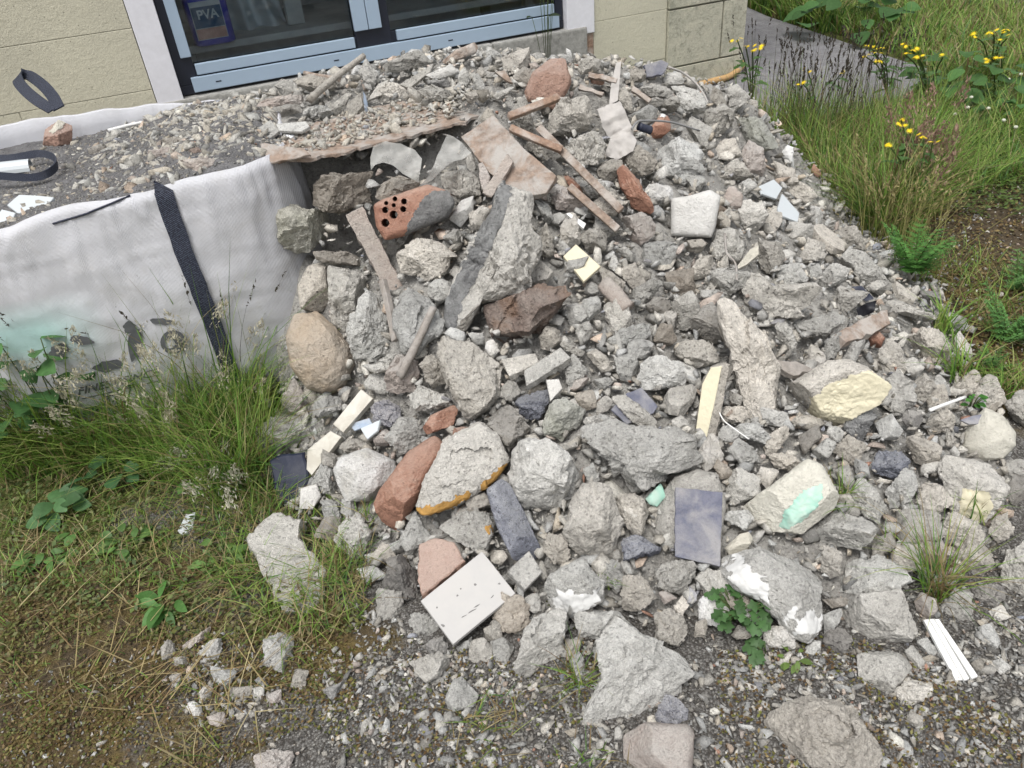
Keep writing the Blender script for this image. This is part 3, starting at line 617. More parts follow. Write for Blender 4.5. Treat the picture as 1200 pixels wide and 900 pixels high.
_heap0 = heap
def in_bag(x, y, m=1.):
    lx_ = (x-BC[0])*math.cos(BROT)+(y-BC[1])*math.sin(BROT); ly_ = -(x-BC[0])*math.sin(BROT)+(y-BC[1])*math.cos(BROT)
    return (np.abs(lx_/(BH*BWX*m))**5+np.abs(ly_/(BH*m))**5) < 1
def heap(x, y):
    x = np.asarray(x, float); y = np.asarray(y, float)
    return np.where(in_bag(x, y), fill_z(x, y), _heap0(x, y))
# ------------------------------------------------------------------ rubble builders
SEED = [100]; CVN = (.0, -.75, .66)
def polar(loc, n=144, smooth=2):
    ph = np.arange(n)*2*math.pi/n - math.pi; r = np.zeros(n)
    A = loc; B = np.roll(loc, -1, axis=0)
    for k, a in enumerate(ph):
        d = np.array([math.cos(a), math.sin(a)]); e = B-A
        den = d[0]*e[:, 1]-d[1]*e[:, 0]; den = np.where(abs(den) < 1e-12, 1e-12, den)
        t = (A[:, 0]*e[:, 1]-A[:, 1]*e[:, 0])/den; u = (A[:, 0]*d[1]-A[:, 1]*d[0])/den
        ok = (t > 0) & (u >= -1e-6) & (u <= 1+1e-6); r[k] = t[ok].max() if ok.any() else 0
    r[r == 0] = r[r > 0].mean() if (r > 0).any() else .01
    for _ in range(smooth): r = (np.roll(r, 1)+2*r+np.roll(r, -1))/4
    return ph, r
def centroid(P):
    x, y = P[:, 0], P[:, 1]; x1, y1 = np.roll(x, -1), np.roll(y, -1); c = x*y1-x1*y; A = c.sum()/2
    return np.array([((x+x1)*c).sum(), ((y+y1)*c).sum()])/(6*A), abs(A)
def inpoly(P, x, y):
    ins = np.zeros(len(x), bool); n = len(P)
    for i in range(n):
        a, b = P[i], P[(i+1) % n]
        c = ((a[1] > y) != (b[1] > y)); t = (b[0]-a[0])*(y-a[1])/((b[1]-a[1]) if b[1] != a[1] else 1e-9)+a[0]
        ins ^= c & (x < t)
    return ins
def project(p):
    v = p-CAM; w = v @ FW; return 600+FPX*(v @ RT)/w, 450-FPX*(v @ UP)/w
ALLP = []; OUTL = []
def rock(name, outline, mat, d=.8, lift=.25, facets=9, rough=.05, box=3.3, sub=None, at=None, cut=(.52, .90), flat=None, tex=1., frac=None):
    """a lump whose outline from here is the traced one; it stands where its line of sight meets the heap"""
    SEED[0] += 1; rg = np.random.default_rng(SEED[0])
    P = pts(outline) if isinstance(outline, str) else outline
    OUTL.append(P); c, area = centroid(P); p0 = hit(c[0], c[1]) if at is None else np.asarray(at, float)
    dv = ray(c[0], c[1]); r = norm(RT-dv*(RT @ dv)); u = np.cross(r, dv)
    rr = ray(P[:, 0], P[:, 1]); t = ((p0-CAM) @ dv)/(rr @ dv); W = CAM+rr*t[:, None]-p0
    loc = np.stack([W @ r, W @ u], 1)
    if (np.roll(loc[:, 0], -1)*loc[:, 1]-loc[:, 0]*np.roll(loc[:, 1], -1)).sum() > 0: loc = loc[::-1]
    big = max(np.ptp(P[:, 0]), np.ptp(P[:, 1]))
    if sub is None: sub = 5 if big > 95 else 4 if big > 38 else 3 if big > 18 else 2
    ph, rad = polar(loc, smooth=1 if big > 40 else 0)
    D0, Fc = ico(sub); a = np.arctan2(D0[:, 1], D0[:, 0]); ro = np.hypot(D0[:, 0], D0[:, 1]); z = D0[:, 2]
    R_ = np.interp(a, np.append(ph, math.pi), np.append(rad, rad[0]))
    k = box; q = (ro**k+abs(z)**k)**(1/k); f = ro/q; g = abs(z)/q
    size = math.sqrt((abs(np.cross(loc, np.roll(loc, -1, axis=0)).sum())/2)/math.pi); Dp = d*size
    V = np.stack([f*R_*np.cos(a), f*R_*np.sin(a), g*Dp*np.sign(z)], 1)
    for i in range(facets):
        az = rg.uniform(0, 2*math.pi); el = rg.uniform(.25, 1.2)
        n = np.array([math.cos(az)*math.cos(el), math.sin(az)*math.cos(el), math.sin(el)*(1 if rg.random() < .8 else -1)])
        h = (V @ n).max()*rg.uniform(*cut); o = np.maximum(V @ n-h, 0); V = V-o[:, None]*n*.96
    if flat is not None:                                       # one sawn / cast face, given in (right, up, to camera)
        n = norm(flat[:3]); h = (V @ n).max()*flat[3]; o = np.maximum(V @ n-h, 0); V = V-o[:, None]*n
    frac = (0 if flat is not None else .62) if frac is None else frac
    if rough >= .04 and sub >= 3 and frac > 0:                                # fracture: neighbouring patches break at slightly different planes
        for ns_, am in ((14, .075*frac), (60, .030*frac)) if sub >= 4 else ((12, .07*frac),):
            sd = V[rg.choice(len(V), ns_)]; wob = V+size*.10*np.stack([fbm(V/size*3+5, 2), fbm(V/size*3+25, 2), fbm(V/size*3+45, 2)], 1)
            ix = ((wob[:, None]-sd[None])**2).sum(2).argmin(1); nn_ = sd/(np.linalg.norm(sd, axis=1)[:, None]+1e-9)
            hgt = rg.uniform(-.8, .7, ns_)*am*size; tl_ = rg.normal(0, .22, (ns_, 3)); V = V+nn_[ix]*(hgt[ix]+((V-sd[ix])*tl_[ix]).sum(1)*(am/.075))[:, None]
    L = V/(np.linalg.norm(V, axis=1)[:, None]+1e-9); off = rg.uniform(0, 60, 3)
    low = fbm(V/size*1.1+off, 2); mid = fbm(V/size*3.2+off, 5 if sub >= 5 else 4, .6); hi = fbm(V/.010+off, 3, .6) if sub >= 4 else 0
    V = V+L*(size*rough*(1.2*low+.9*mid-.35*np.abs(mid)))[:, None]*tex
    if sub >= 4: V = V+L*(.003*hi*tex*min(1, rough/.05))[:, None]
    if at is None and c[1] < 125 and 290 < c[0] < 820: lift += .55   # crest pieces lie on top of the loose rubble
    pc = p0-dv*(lift*Dp); Wd = V[:, :1]*r+V[:, 1:2]*u-V[:, 2:]*dv
    zmin = -.05
    me = mesh(name, Wd, Fc, smooth=sub >= 3)
    if sub >= 3:
        try: me.set_sharp_from_angle(angle=math.radians(28))
        except Exception: pass
    o = link(name, me, MATS[mat], loc=pc); o['_s'] = size
    ALLP.append((pc, size))
    return o
def patch(o, outline, mat, name='paint_patch', thick=.0015, jit=5., front=.1):
    """a coat of paint / lichen lying on the part of a lump that the traced patch covers"""
    me = o.data; n = len(me.vertices); co = np.empty(n*3, np.float32); me.vertices.foreach_get('co', co); co = co.reshape(-1, 3).astype(float)
    no = np.empty(n*3, np.float32); me.vertices.foreach_get('normal', no); no = no.reshape(-1, 3).astype(float)
    L = np.array(o.location); P = pts(outline) if isinstance(outline, str) else outline; px, py = project(co+L)
    j = fbm(co*40+3, 3)*jit; j2 = fbm(co*40+31, 3)*jit
    ins = inpoly(P, px+j, py+j2) & (((CAM-(co+L))*no).sum(1) > front*np.linalg.norm(CAM-(co+L), axis=1))
    fs = np.array([p.vertices[:] for p in me.polygons]); keep = ins[fs].all(1)
    if keep.sum() < 3: return None
    fk = fs[keep]; par = {}
    def fd(a):
        while par.setdefault(a, a) != a: par[a] = par[par[a]]; a = par[a]
        return a
    for a, b, c in fk:
        ra = fd(a); par[fd(b)] = ra; par[fd(c)] = ra
    rt = np.array([fd(a) for a in fk[:, 0]]); u_, n_ = np.unique(rt, return_counts=True); kk_ = np.where(keep)[0][rt != u_[n_.argmax()]]; keep[kk_] = False
    used = np.unique(fs[keep]); mp = -np.ones(n, int); mp[used] = np.arange(len(used))
    edge = ~np.isin(used, used) if False else None
    V = co[used]+no[used]*thick
    q = link(name, mesh(name, V, mp[fs[keep]], smooth=True), MATS[mat], parent=o)
    return q
def slab(name, outline, mat, th=.02, n=None, up=0., jag=0., bev=.002, at=None, skirt=True, sub=0):
    """a flat piece: traced outline on a plane with normal n (right, ahead, up) through the point it rests on, then thickness"""
    SEED[0] += 1; rg = np.random.default_rng(SEED[0])
    P = pts(outline) if isinstance(outline, str) else outline
    OUTL.append(P); c, _ = centroid(P); p0 = hit(c[0], c[1]) if at is None else np.asarray(at, float)
    if n is None:
        n = norm(heap_n(p0[0], p0[1])+np.array([0, -.15, 0]))
    n = norm(n); p0 = p0+n*up
    Q = []
    for i in range(len(P)):
        a, b = P[i], P[(i+1) % len(P)]; m = max(1, int(np.linalg.norm(b-a)/6)) if jag else 1
        for k in range(m):
            t = k/m; q = a+(b-a)*t
            if jag and k: q = q+rg.normal(0, jag, 2)
            Q.append(q)
    Q = np.array(Q); rr = ray(Q[:, 0], Q[:, 1]); t = ((p0-CAM) @ n)/(rr @ n); W = CAM+rr*t[:, None]-p0
    ax = norm(np.cross(n, [0, 1, .3])); ay = np.cross(n, ax); l2 = np.stack([W @ ax, W @ ay], 1)
    if (l2[:, 0]*np.roll(l2[:, 1], -1)-np.roll(l2[:, 0], -1)*l2[:, 1]).sum() < 0: W = W[::-1]
    m = len(W); cen = W.mean(0); inn = W+(cen-W)/(np.linalg.norm(cen-W, axis=1)[:, None]+1e-9)*bev
    low = W-n*th
    if jag: low = low+rg.normal(0, th*.12, low.shape); 
    V = np.vstack([inn, W-n*bev*.8, low-n*0, ]); Fc = [tuple(range(m))]
    for k in range(m):
        k2 = (k+1) % m; Fc += [(k, m+k, m+k2, k2), (m+k, 2*m+k, 2*m+k2, m+k2)]
    Fc.append(tuple(2*m+k for k in range(m-1, -1, -1)))
    o = link(name, mesh(name, V, Fc), MATS[mat], loc=p0); o['_s'] = th
    ALLP.append((p0, math.sqrt(abs((l2[:, 0]*np.roll(l2[:, 1], -1)-np.roll(l2[:, 0], -1)*l2[:, 1]).sum()/2)/math.pi)))
    return o
def stick(name, path, wpx, mat, up=.02, n=8, taper=.8, z=None, wob=.0, flat=None):
    """a rod or lath along a traced line lying on the heap"""
    P = pts(path); W = np.array([hit(a, b)+np.array([0, 0, up]) if z is None else atz(a, b, z) for a, b in P])
    if len(W) == 2: W = np.linspace(W[0], W[1], 7)
    else: W = spline(W, 6)
    dist = np.linalg.norm(W[len(W)//2]-CAM); r0 = wpx/FPX*dist/2
    if wob: W = W+np.cumsum(rng.normal(0, wob, W.shape), 0)*.3
    c = W.mean(0)
    if flat:
        v, f = tube_vf(W-c, r0*1.35, 4); 
        o = link(name, bevel_mesh(name, v, f, r0*.15, 1), MATS[mat], loc=c)
    else:
        v, f = tube_vf(W-c, r0*np.linspace(1, taper, len(W)), n)
        v = v+(fbm(v/.03, 3)*r0*.25)[:, None]*norm([.3, .5, .8]) if mat not in ('cable', 'whiteplastic') else v
        o = link(name, mesh(name, v, f, smooth=True), MATS[mat], loc=c)
    return o

def sheet(name, outline, mat, n=CVN, up=.05, amp=.01, freq=14, step=3, at=None):
    """limp film: the traced outline filled with a fine mesh and rippled"""
    P = pts(outline); c, _ = centroid(P); p0 = hit(c[0], c[1]) if at is None else np.asarray(at, float); n = norm(n); p0 = p0+n*up
    bm = bmesh.new(); Q = []
    for i in range(len(P)):
        a, b = P[i], P[(i+1) % len(P)]; m = max(1, int(np.linalg.norm(b-a)/step)); Q += [a+(b-a)*k/m for k in range(m)]
    vs = [bm.verts.new((q[0], q[1], 0)) for q in Q]; bm.faces.new(vs); bmesh.ops.triangulate(bm, faces=bm.faces)
    for _ in range(2):
        bmesh.ops.subdivide_edges(bm, edges=[e for e in bm.edges if e.calc_length() > step*1.6], cuts=1); bmesh.ops.triangulate(bm, faces=bm.faces)
    bm.verts.ensure_lookup_table(); q = np.array([v.co[:2] for v in bm.verts]); rr = ray(q[:, 0], q[:, 1]); t = ((p0-CAM) @ n)/(rr @ n); W = CAM+rr*t[:, None]-p0
    W = W+n*(amp*fbm(W*freq+7, 3))[:, None]
    Fc = np.array([[v.index for v in f.verts] for f in bm.faces]); bm.free()
    OUTL.append(P)
    o = link(name, mesh(name, np.vstack([W, W-n*.0008]), np.vstack([Fc, Fc[:, ::-1]+len(W)]), True), MATS[mat], loc=p0); return o
# ------------------------------------------------------------------ the pieces one can pick out, largest and most particular first
HERO = []
PREP = {'lying','wedged','leaning','beside','under','below','above','against','standing','right','left','in','on','at','with','between','behind','by','near','touching','among','carrying','along','resting','half','painted','across','of','sitting','rising','running','pointing','over','from','sticking','tucked','growing','loaded','fallen','rooted','dusted','to','hidden','front'}
def phrase(l):
    w = l.split(); k = next((i for i, q in enumerate(w) if q in PREP and i > 1), len(w)); return ' '.join(w[:min(k, 5)])
def note(label, outline):
    if label: HERO.append((centroid(pts(outline))[0], phrase(label)))
def Rk(label, cat, outline, mat, name='concrete_lump', group=None, **kw):
    note(label, outline); return tag(rock(name, outline, mat, **kw), label, cat, group)
def Sl(label, cat, outline, mat, name='slab_fragment', group=None, **kw):
    note(label, outline); return tag(slab(name, outline, mat, **kw), label, cat, group)
CV = (.0, -.75, .66)                                             # a face turned about square to this slope's viewer
# beside and in front of the bulk bag
Rk('brownish rough concrete lump wedged under the brown board beside the bulk bag', 'concrete lump', '354,212 395,205 439,200 439,235 410,248 397,252 362,241', 'cb', lift=.2, rough=.09)
Rk('pitted lichen-tinged concrete lump leaning against the side of the bulk bag', 'concrete lump', '318,262 327,244 372,245 397,252 396,288 352,296 327,285', 'lich', lift=.35, rough=.09, d=.9)
b = Sl('long pinkish cement batten lying beside the perforated brick', 'batten', '405,252 425,242 472,335 455,346', 'pink', name='cement_batten', th=.035, n=(.1, -.85, .5), up=.05, jag=.5)
Rk('white painted plaster chunk beside the perforated brick', 'plaster chunk', '526,257 540,235 555,229 555,247 540,267', 'plaster', name='plaster_chunk', lift=.5, d=.7, facets=5, rough=.02, box=4)
Rk('wedge-shaped grey concrete lump under the perforated brick', 'concrete lump', '465,290 475,280 512,280 535,305 525,322 495,330 472,315', 'c')
Rk('small concrete lump under the white plaster chunk', 'concrete lump', '520,272 540,267 552,273 540,289 520,280', 'c')
Rk('flat thin concrete lump under the lichen-tinged lump', 'concrete lump', '366,294 412,295 422,300 422,312 405,311 372,305', 'cb', d=.7)
Rk('smooth grey rounded stone against the bulk bag above the warm beige boulder', 'boulder', '349,337 360,312 382,305 387,352 377,366 352,362', 'c', name='rounded_stone', facets=3, rough=.03)
Rk('tall rough pale concrete lump above the warm beige boulder', 'concrete lump', '380,315 400,311 425,325 425,355 412,375 400,395 385,387 387,340', 'c', lift=.35, rough=.09)
Rk('upright concrete lump right of the warm beige boulder', 'concrete lump', '425,342 440,340 452,355 457,395 452,412 437,422 416,422 408,400 412,375', 'c', lift=.3, rough=.07)
Rk('warm beige rounded sandstone boulder touching the bulk bag', 'boulder', '335,397 345,370 372,365 392,383 410,408 415,428 405,452 387,462 360,455 340,430', 'warm', name='sandstone_boulder', facets=5, rough=.03, cut=(.78, .95), lift=.4, box=2.3, d=.9)
Rk('pale smooth concrete boulder below the pinkish cement batten', 'boulder', '460,345 475,332 505,340 520,365 518,390 505,400 490,416 472,410 462,385', 'cl', name='concrete_boulder', lift=.4, rough=.04)
o = Rk('tall hollowed concrete slab standing on end in the middle of the heap', 'concrete slab', '600,207 612,205 626,237 622,260 628,290 620,325 612,344 567,357 540,392 520,382 522,352 540,315 555,290 575,250 585,220', 'cl', name='concrete_slab', d=.7, lift=.8, rough=.06, box=3.8, facets=7, cut=(.66, .92), frac=.7, sub=5)
patch(o, '512,385 524,345 546,302 566,258 580,224 592,208 601,222 592,254 576,292 560,324 546,356 532,390', 'cd', 'dark_side', .002, 4, -.4)  # darker grey coat along the left side of the slab
patch(o, '526,394 540,374 566,352 580,352 572,366 548,396', 'cb', 'broken_end', .002, 3, -.4)
Rk('brown stained stone lying under the tall hollowed concrete slab', 'stone', '567,360 582,352 620,340 650,325 682,332 675,350 640,390 625,405 595,412 575,395', 'rust', name='stained_stone', lift=.35, rough=.045)
Rk('slanting concrete slab below the pale smooth boulder', 'concrete slab', '513,395 525,385 543,390 567,415 585,425 595,450 578,478 567,497 545,492 533,465 515,420', 'c', name='concrete_slab', lift=.4, box=3.4, rough=.05)
o = Rk('concrete slab with orange lichen along its lower edge', 'concrete slab', '520,518 560,497 582,510 596,540 570,572 530,592 500,604 487,595 500,560', 'cl', name='concrete_slab', lift=.7, box=5, rough=.04, d=.5, facets=3, cut=(.8, .95), sub=5, frac=.35)
patch(o, '488,606 484,594 520,588 552,574 548,584 520,602', 'lichen_orange', 'lichen_patch', .002, 6, -.2); patch(o, '562,572 578,552 592,542 598,548 580,572 566,580', 'lichen_orange', 'lichen_patch', .002, 6, -.2)
Rk('long red sandstone bar with rounded edges beside the white boulder', 'brick', '438,590 445,575 478,530 510,510 520,524 500,560 478,607 458,632 443,617', 'brick', name='red_sandstone_bar', lift=.55, box=4, rough=.025, facets=5)
Rk('small red brick piece above the long red sandstone bar', 'brick', '492,505 505,487 532,474 537,480 532,497 495,512', 'brick', name='brick_piece', lift=.5, rough=.03, box=3)
Rk('pale pink brick chip between the two red brick pieces and the slab', 'brick', '527,502 552,500 552,512 530,515', 'brickp', name='brick_chip', lift=.6)
o = Rk('smooth white limestone boulder beside the long red sandstone bar', 'boulder', '391,550 400,535 430,526 462,540 465,550 455,570 435,587 405,587 397,570', 'cw', name='limestone_boulder', facets=3, rough=.03, lift=.5, cut=(.75, .95), box=2.4)
Sl('upper off-white timber batten lying beside the blue-grey stone', 'batten', '423,456 437,467 402,507 390,497', 'battenwhite', name='white_batten', th=.022, n=(-.2, -.6, .75), up=.045)
Sl('lower off-white timber batten with dirty face beside the navy plastic', 'batten', '387,505 400,512 365,557 359,550 360,527', 'battenwhite', name='white_batten', th=.022, n=(-.2, -.6, .75), up=.03)
Sl('crumpled navy blue plastic piece at the foot of the white battens', 'plastic piece', '315,540 330,532 355,530 361,560 350,592 324,592', 'navy', name='navy_plastic', th=.012, n=(-.1, -.7, .7), up=.03, jag=1., bev=.006)
Rk('small white foam block beside the navy plastic', 'foam block', '352,572 372,567 377,582 367,597 351,596', 'plaster', name='foam_block', box=5, rough=.02, facets=2, lift=.6)
Rk('low grey concrete lump above the navy plastic', 'concrete lump', '302,500 327,480 365,485 372,505 355,527 330,535 305,530', 'c', rough=.08)
Rk('pale concrete lump under the warm beige boulder', 'concrete lump', '362,480 375,464 400,465 405,477 387,490 365,487', 'cl')
Rk('dark blue-grey rough stone beside the upper white batten', 'stone', '431,480 450,464 472,477 470,497 462,502 442,497', 'blue', name='blue_stone', lift=.4, rough=.08)
Sl('white ceramic shard beside the upper white batten', 'ceramic shard', '422,502 445,492 442,505 430,515', 'ceramic', name='ceramic_shard', th=.008, up=.05)
Sl('dull blue tile sliver under the upper white batten', 'tile', '408,497 432,490 436,497 415,505', 'paint_blue', name='tile_sliver', th=.008, up=.02)
Rk('brown-grey small stone above the white limestone boulder', 'concrete lump', '394,525 405,512 437,520 430,530 405,532', 'cb')
Rk('small concrete lump with a pink face below the blue-grey stone', 'concrete lump', '435,515 452,502 462,510 455,525 440,522', 'pink')
Rk('knobbly concrete lump above the small red brick piece', 'concrete lump', '476,462 492,455 520,462 532,475 505,485 485,480', 'c', rough=.09)
Rk('upright narrow concrete lump beside the slanting slab', 'concrete lump', '492,430 505,415 517,425 525,450 507,455', 'c')
Rk('concrete lump in shade below the upright lump', 'concrete lump', '417,428 440,427 460,412 480,417 465,432 440,438', 'c', lift=0)
# lower middle
Sl('flat pinkish red brick face lying behind the pale square tile', 'brick', '491,637 510,630 532,635 545,657 495,698 489,680', 'brickp', name='brick_slab', th=.05, n=(-.1, -.3, .94), up=.035, jag=.6, bev=.004)
t = Sl('clean pale grey square-cut floor tile lying on the rubble toe', 'tile', '493,704 565,646 604,695 531,755', 'tile', name='floor_tile', th=.011, n=(.05, -.22, .97), up=.05, bev=.0012)
plain('scuff', (.17, .165, .16), .8, .3, 60)
def mark(parent, px, py, r_, mat, name, n, off, seed, el=1., rot=0.):
    rr_ = np.random.default_rng(seed); a_ = np.arange(9)*2*math.pi/9; q_ = 1+rr_.uniform(-.35, .35, 9); P_ = np.stack([px+r_*q_*np.cos(a_)*math.cos(rot)-r_*el*q_*np.sin(a_)*math.sin(rot), py+r_*q_*np.cos(a_)*math.sin(rot)+r_*el*q_*np.sin(a_)*math.cos(rot)], 1)
    n = norm(n); p_ = np.array(parent.location)+n*off; rr = ray(P_[:, 0], P_[:, 1]); W_ = CAM+rr*(((p_-CAM) @ n)/(rr @ n))[:, None]; link(name, mesh(name, W_-np.array(parent.location), [tuple(range(9))]), MATS[mat], parent=parent)
for k, (a, b, rr_, el, ro) in enumerate(((519, 733, 2.2, .7, .3), (553, 716, 5, .16, -.5), (559, 710, 4, .18, -.6), (544, 722, 4, .15, -.45), (577, 699, 3, .2, -.8), (557, 685, 1.6, .8, 0), (536, 698, 1.2, 1, 0), (585, 684, 1.5, .8, 0), (540, 690, .9, 1, 0), (512, 712, 1., 1, 0))):
    mark(t, a, b, rr_, 'scuff', 'scuff_mark', (.05, -.22, .97), .0004, 40+k, el, ro)
Sl('small square grey cement paver beside the pale floor tile', 'paver', '595,669 620,645 636,670 615,691', 'cl', name='cement_paver', th=.03, n=(.1, -.45, .88), up=.04, bev=.003)
Rk('bluish slate bar beside the small cement paver', 'slate', '570,575 587,562 597,567 615,602 625,625 637,650 630,656 602,657 582,615', 'blue', name='slate_bar', box=4.5, lift=.6, rough=.03, facets=3, d=.7)
o = Rk('broad concrete slab with orange lichen spots behind the floor tile', 'concrete slab', '507,615 540,602 572,602 580,622 592,652 587,670 565,652 540,642 525,632', 'c', name='concrete_slab', lift=.2, box=3, d=.6, sub=5)
patch(o, '566,618 576,614 580,624 572,628', 'lichen_orange', 'lichen_patch', .002, 2); patch(o, '580,646 590,642 594,654 584,656', 'lichen_orange', 'lichen_patch', .002, 2)
Rk('dull grey concrete lump left of the pinkish brick face', 'concrete lump', '452,660 475,647 490,670 490,707 462,707 448,685', 'cd')
Rk('small flat stone left of the pinkish brick face', 'concrete lump', '454,637 472,631 479,640 460,646', 'c')
Rk('pale rough concrete lump standing right of the floor tile', 'concrete lump', '603,784 618,738 630,722 650,713 662,722 661,768 650,789 622,798', 'cl', lift=.4, rough=.09)
o = Rk('whitewashed concrete lump above the tuft beside the floor tile', 'concrete lump', '630,690 650,668 682,654 709,685 706,706 690,711 670,725 640,713', 'c', lift=.35, frac=.2)
patch(o, '645,712 650,692 680,690 704,690 700,712 670,728', 'paint_white', jit=9)
o = Rk('large round pale concrete boulder with a lichen-green shoulder', 'boulder', '597,540 607,517 650,515 677,540 680,555 670,590 645,608 612,600 600,570', 'cl', name='concrete_boulder', lift=.5, rough=.05, facets=9)
Rk('largest saddle-shaped concrete boulder in the middle of the lower slope', 'boulder', '680,502 692,497 717,492 737,500 780,502 812,515 821,540 795,552 770,557 747,575 720,567 702,554 685,527', 'cl', name='concrete_boulder', lift=.55, rough=.075, facets=8)
Rk('upright pale concrete block left of the slate tile', 'concrete lump', '662,622 672,590 682,570 695,564 720,572 732,597 727,635 722,657 687,654 667,643', 'cl', lift=.45, rough=.05, box=3.2)
Rk('dusky blue-grey stone under the upright pale block', 'stone', '727,617 755,632 775,642 772,652 747,657 732,665', 'blue', name='blue_stone', rough=.05, lift=.1)
Rk('grey chunk carrying a white mortar face beside the aqua chip', 'concrete lump', '722,575 740,572 755,590 760,610 757,632 742,627 727,605', 'c', lift=.3)
Rk('smooth white mortar piece beside the aqua chip', 'mortar chunk', '728,590 745,588 752,602 750,628 740,622', 'cw', name='mortar_chunk', lift=1.2, rough=.03)
Rk('small pale chip painted aqua above the slate tile', 'painted chip', '755,585 775,565 780,582 770,594 760,592', 'paint_aqua', name='painted_chip', lift=.9, rough=.03)
Rk('big flat-faced concrete slab behind the slate tile', 'concrete slab', '757,605 790,560 815,550 842,555 850,590 845,635 790,640 762,627', 'cl', name='concrete_slab', lift=.05, box=4, d=.5, facets=4, rough=.03)
Sl('rectangular dark blue-grey roofing slate dusted with cement', 'slate', '792,571 847,577 844,664 791,652', 'slate', name='roofing_slate', th=.009, n=(.05, -.62, .78), up=.06, bev=.001, jag=.25)
Rk('ball-shaped rough mortar lump below the slate', 'mortar lump', '767,672 782,652 810,657 820,667 815,687 795,697 772,686', 'c', name='mortar_lump', rough=.1, lift=.3)
o = Rk('cream plastered block with an aqua paint patch right of the slate', 'plaster block', '868,596 945,538 962,545 982,580 978,595 940,625 905,622 880,610', 'cream', name='plaster_block', box=4.2, lift=.6, rough=.025, facets=4, d=.65, sub=5)
patch(o, '912,619 920,597 945,571 966,566 966,582 945,607 930,619', 'paint_aqua', jit=3.)
Rk('small cream-faced block below the aqua-patched plaster block', 'plaster block', '849,642 877,617 884,630 875,645 855,652', 'cream', name='plaster_block', box=4, lift=.5, rough=.02)
o = Rk('large pale boulder with white lime patches below the slate', 'boulder', '841,667 845,655 867,648 900,636 925,640 950,655 963,680 962,735 948,755 925,745 910,725 890,705 860,690', 'cl', name='limed_boulder', lift=.4, rough=.04, facets=6, sub=5, frac=.2)
patch(o, '845,662 870,650 905,690 912,712 888,704 862,690', 'paint_white', jit=12); patch(o, '915,722 940,715 966,720 955,752 930,742', 'paint_white', jit=12)
Rk('largest triangular concrete boulder standing alone in front of the heap', 'boulder', '687,832 704,795 693,752 706,737 711,710 725,714 757,746 790,760 801,772 812,787 782,811 745,837 712,852 691,850', 'cl', name='concrete_boulder', lift=.55, rough=.05, facets=6, d=.75, box=3)
Rk('rough crumbly mortar lump behind the triangular boulder', 'mortar lump', '757,725 785,714 805,722 805,742 795,757 775,750 755,740', 'c', name='mortar_lump', rough=.1)
Rk('dark blue rough stone touching the beige brick', 'stone', '767,840 777,814 792,815 807,832 805,850 767,847', 'blue', name='blue_stone', rough=.06)
Rk('beige brick with reddish end lying on the gravel in front of everything', 'brick', '730,862 757,847 807,850 813,862 810,912 732,912', 'pink', name='beige_brick', box=4.5, rough=.02, facets=3, lift=.5)
Rk('broad rounded grey boulder sitting apart on the mossy gravel', 'boulder', '883,870 890,850 912,830 945,822 985,822 1005,840 1025,865 1036,890 1030,908 990,914 940,896 915,897', 'cl', name='concrete_boulder', lift=.4, rough=.055, facets=7, d=.75)
Rk('rounded speckled concrete boulder above the square-cut block', 'boulder', '982,715 1005,697 1060,690 1072,702 1083,735 1060,757 1035,759 1007,742 990,730', 'cl', name='concrete_boulder', lift=.45, rough=.035)
Rk('flat concrete slab lying behind the rounded speckled boulder', 'concrete slab', '985,692 990,660 1030,648 1060,660 1070,690 1040,700 1005,700', 'c', name='concrete_slab', lift=.25, d=.5, box=3)
Rk('square-cut concrete block with a pale top below the speckled boulder', 'concrete block', '1004,767 1040,760 1070,771 1070,782 1060,795 1040,817 1017,820 1007,800', 'c', name='concrete_block', box=4, lift=.4, rough=.03)
Rk('five-sided concrete lump beside the square-cut block', 'concrete lump', '1047,812 1065,792 1087,797 1090,810 1075,832 1055,822', 'cl')
Rk('wedge of concrete leaning between the speckled boulder and square-cut block', 'concrete lump', '1059,762 1070,754 1091,785 1075,792', 'c')
Rk('small pale stone on the mossy gravel below the five-sided lump', 'concrete lump', '1056,840 1072,834 1082,840 1082,852 1075,857 1060,847', 'cl')
Rk('pale upright stone on gravel right of the white fluted strips', 'concrete lump', '1146,735 1162,727 1172,742 1170,761 1157,757 1147,747', 'cl', lift=.4)
Rk('low pale stone on gravel below the upright stone', 'concrete lump', '1160,775 1172,771 1187,782 1172,791', 'cl')
Rk('pebbly grey stone beside the white fluted strips', 'concrete lump', '1072,750 1090,746 1100,765 1092,772 1077,760', 'c')
for k, q in enumerate(('1082,726 1088,725 1128,796 1120,797', '1089,725 1094,725 1136,795 1130,797', '1095,725 1100,725 1146,792 1139,795')):
    Sl('fluted white plastic strip lying on gravel under a grass tuft', 'plastic strip', q, 'whiteplastic', name='plastic_strip', group='white fluted plastic strips', th=.008, n=(0, -.1, 1), up=.016+.004*k, bev=.0015)
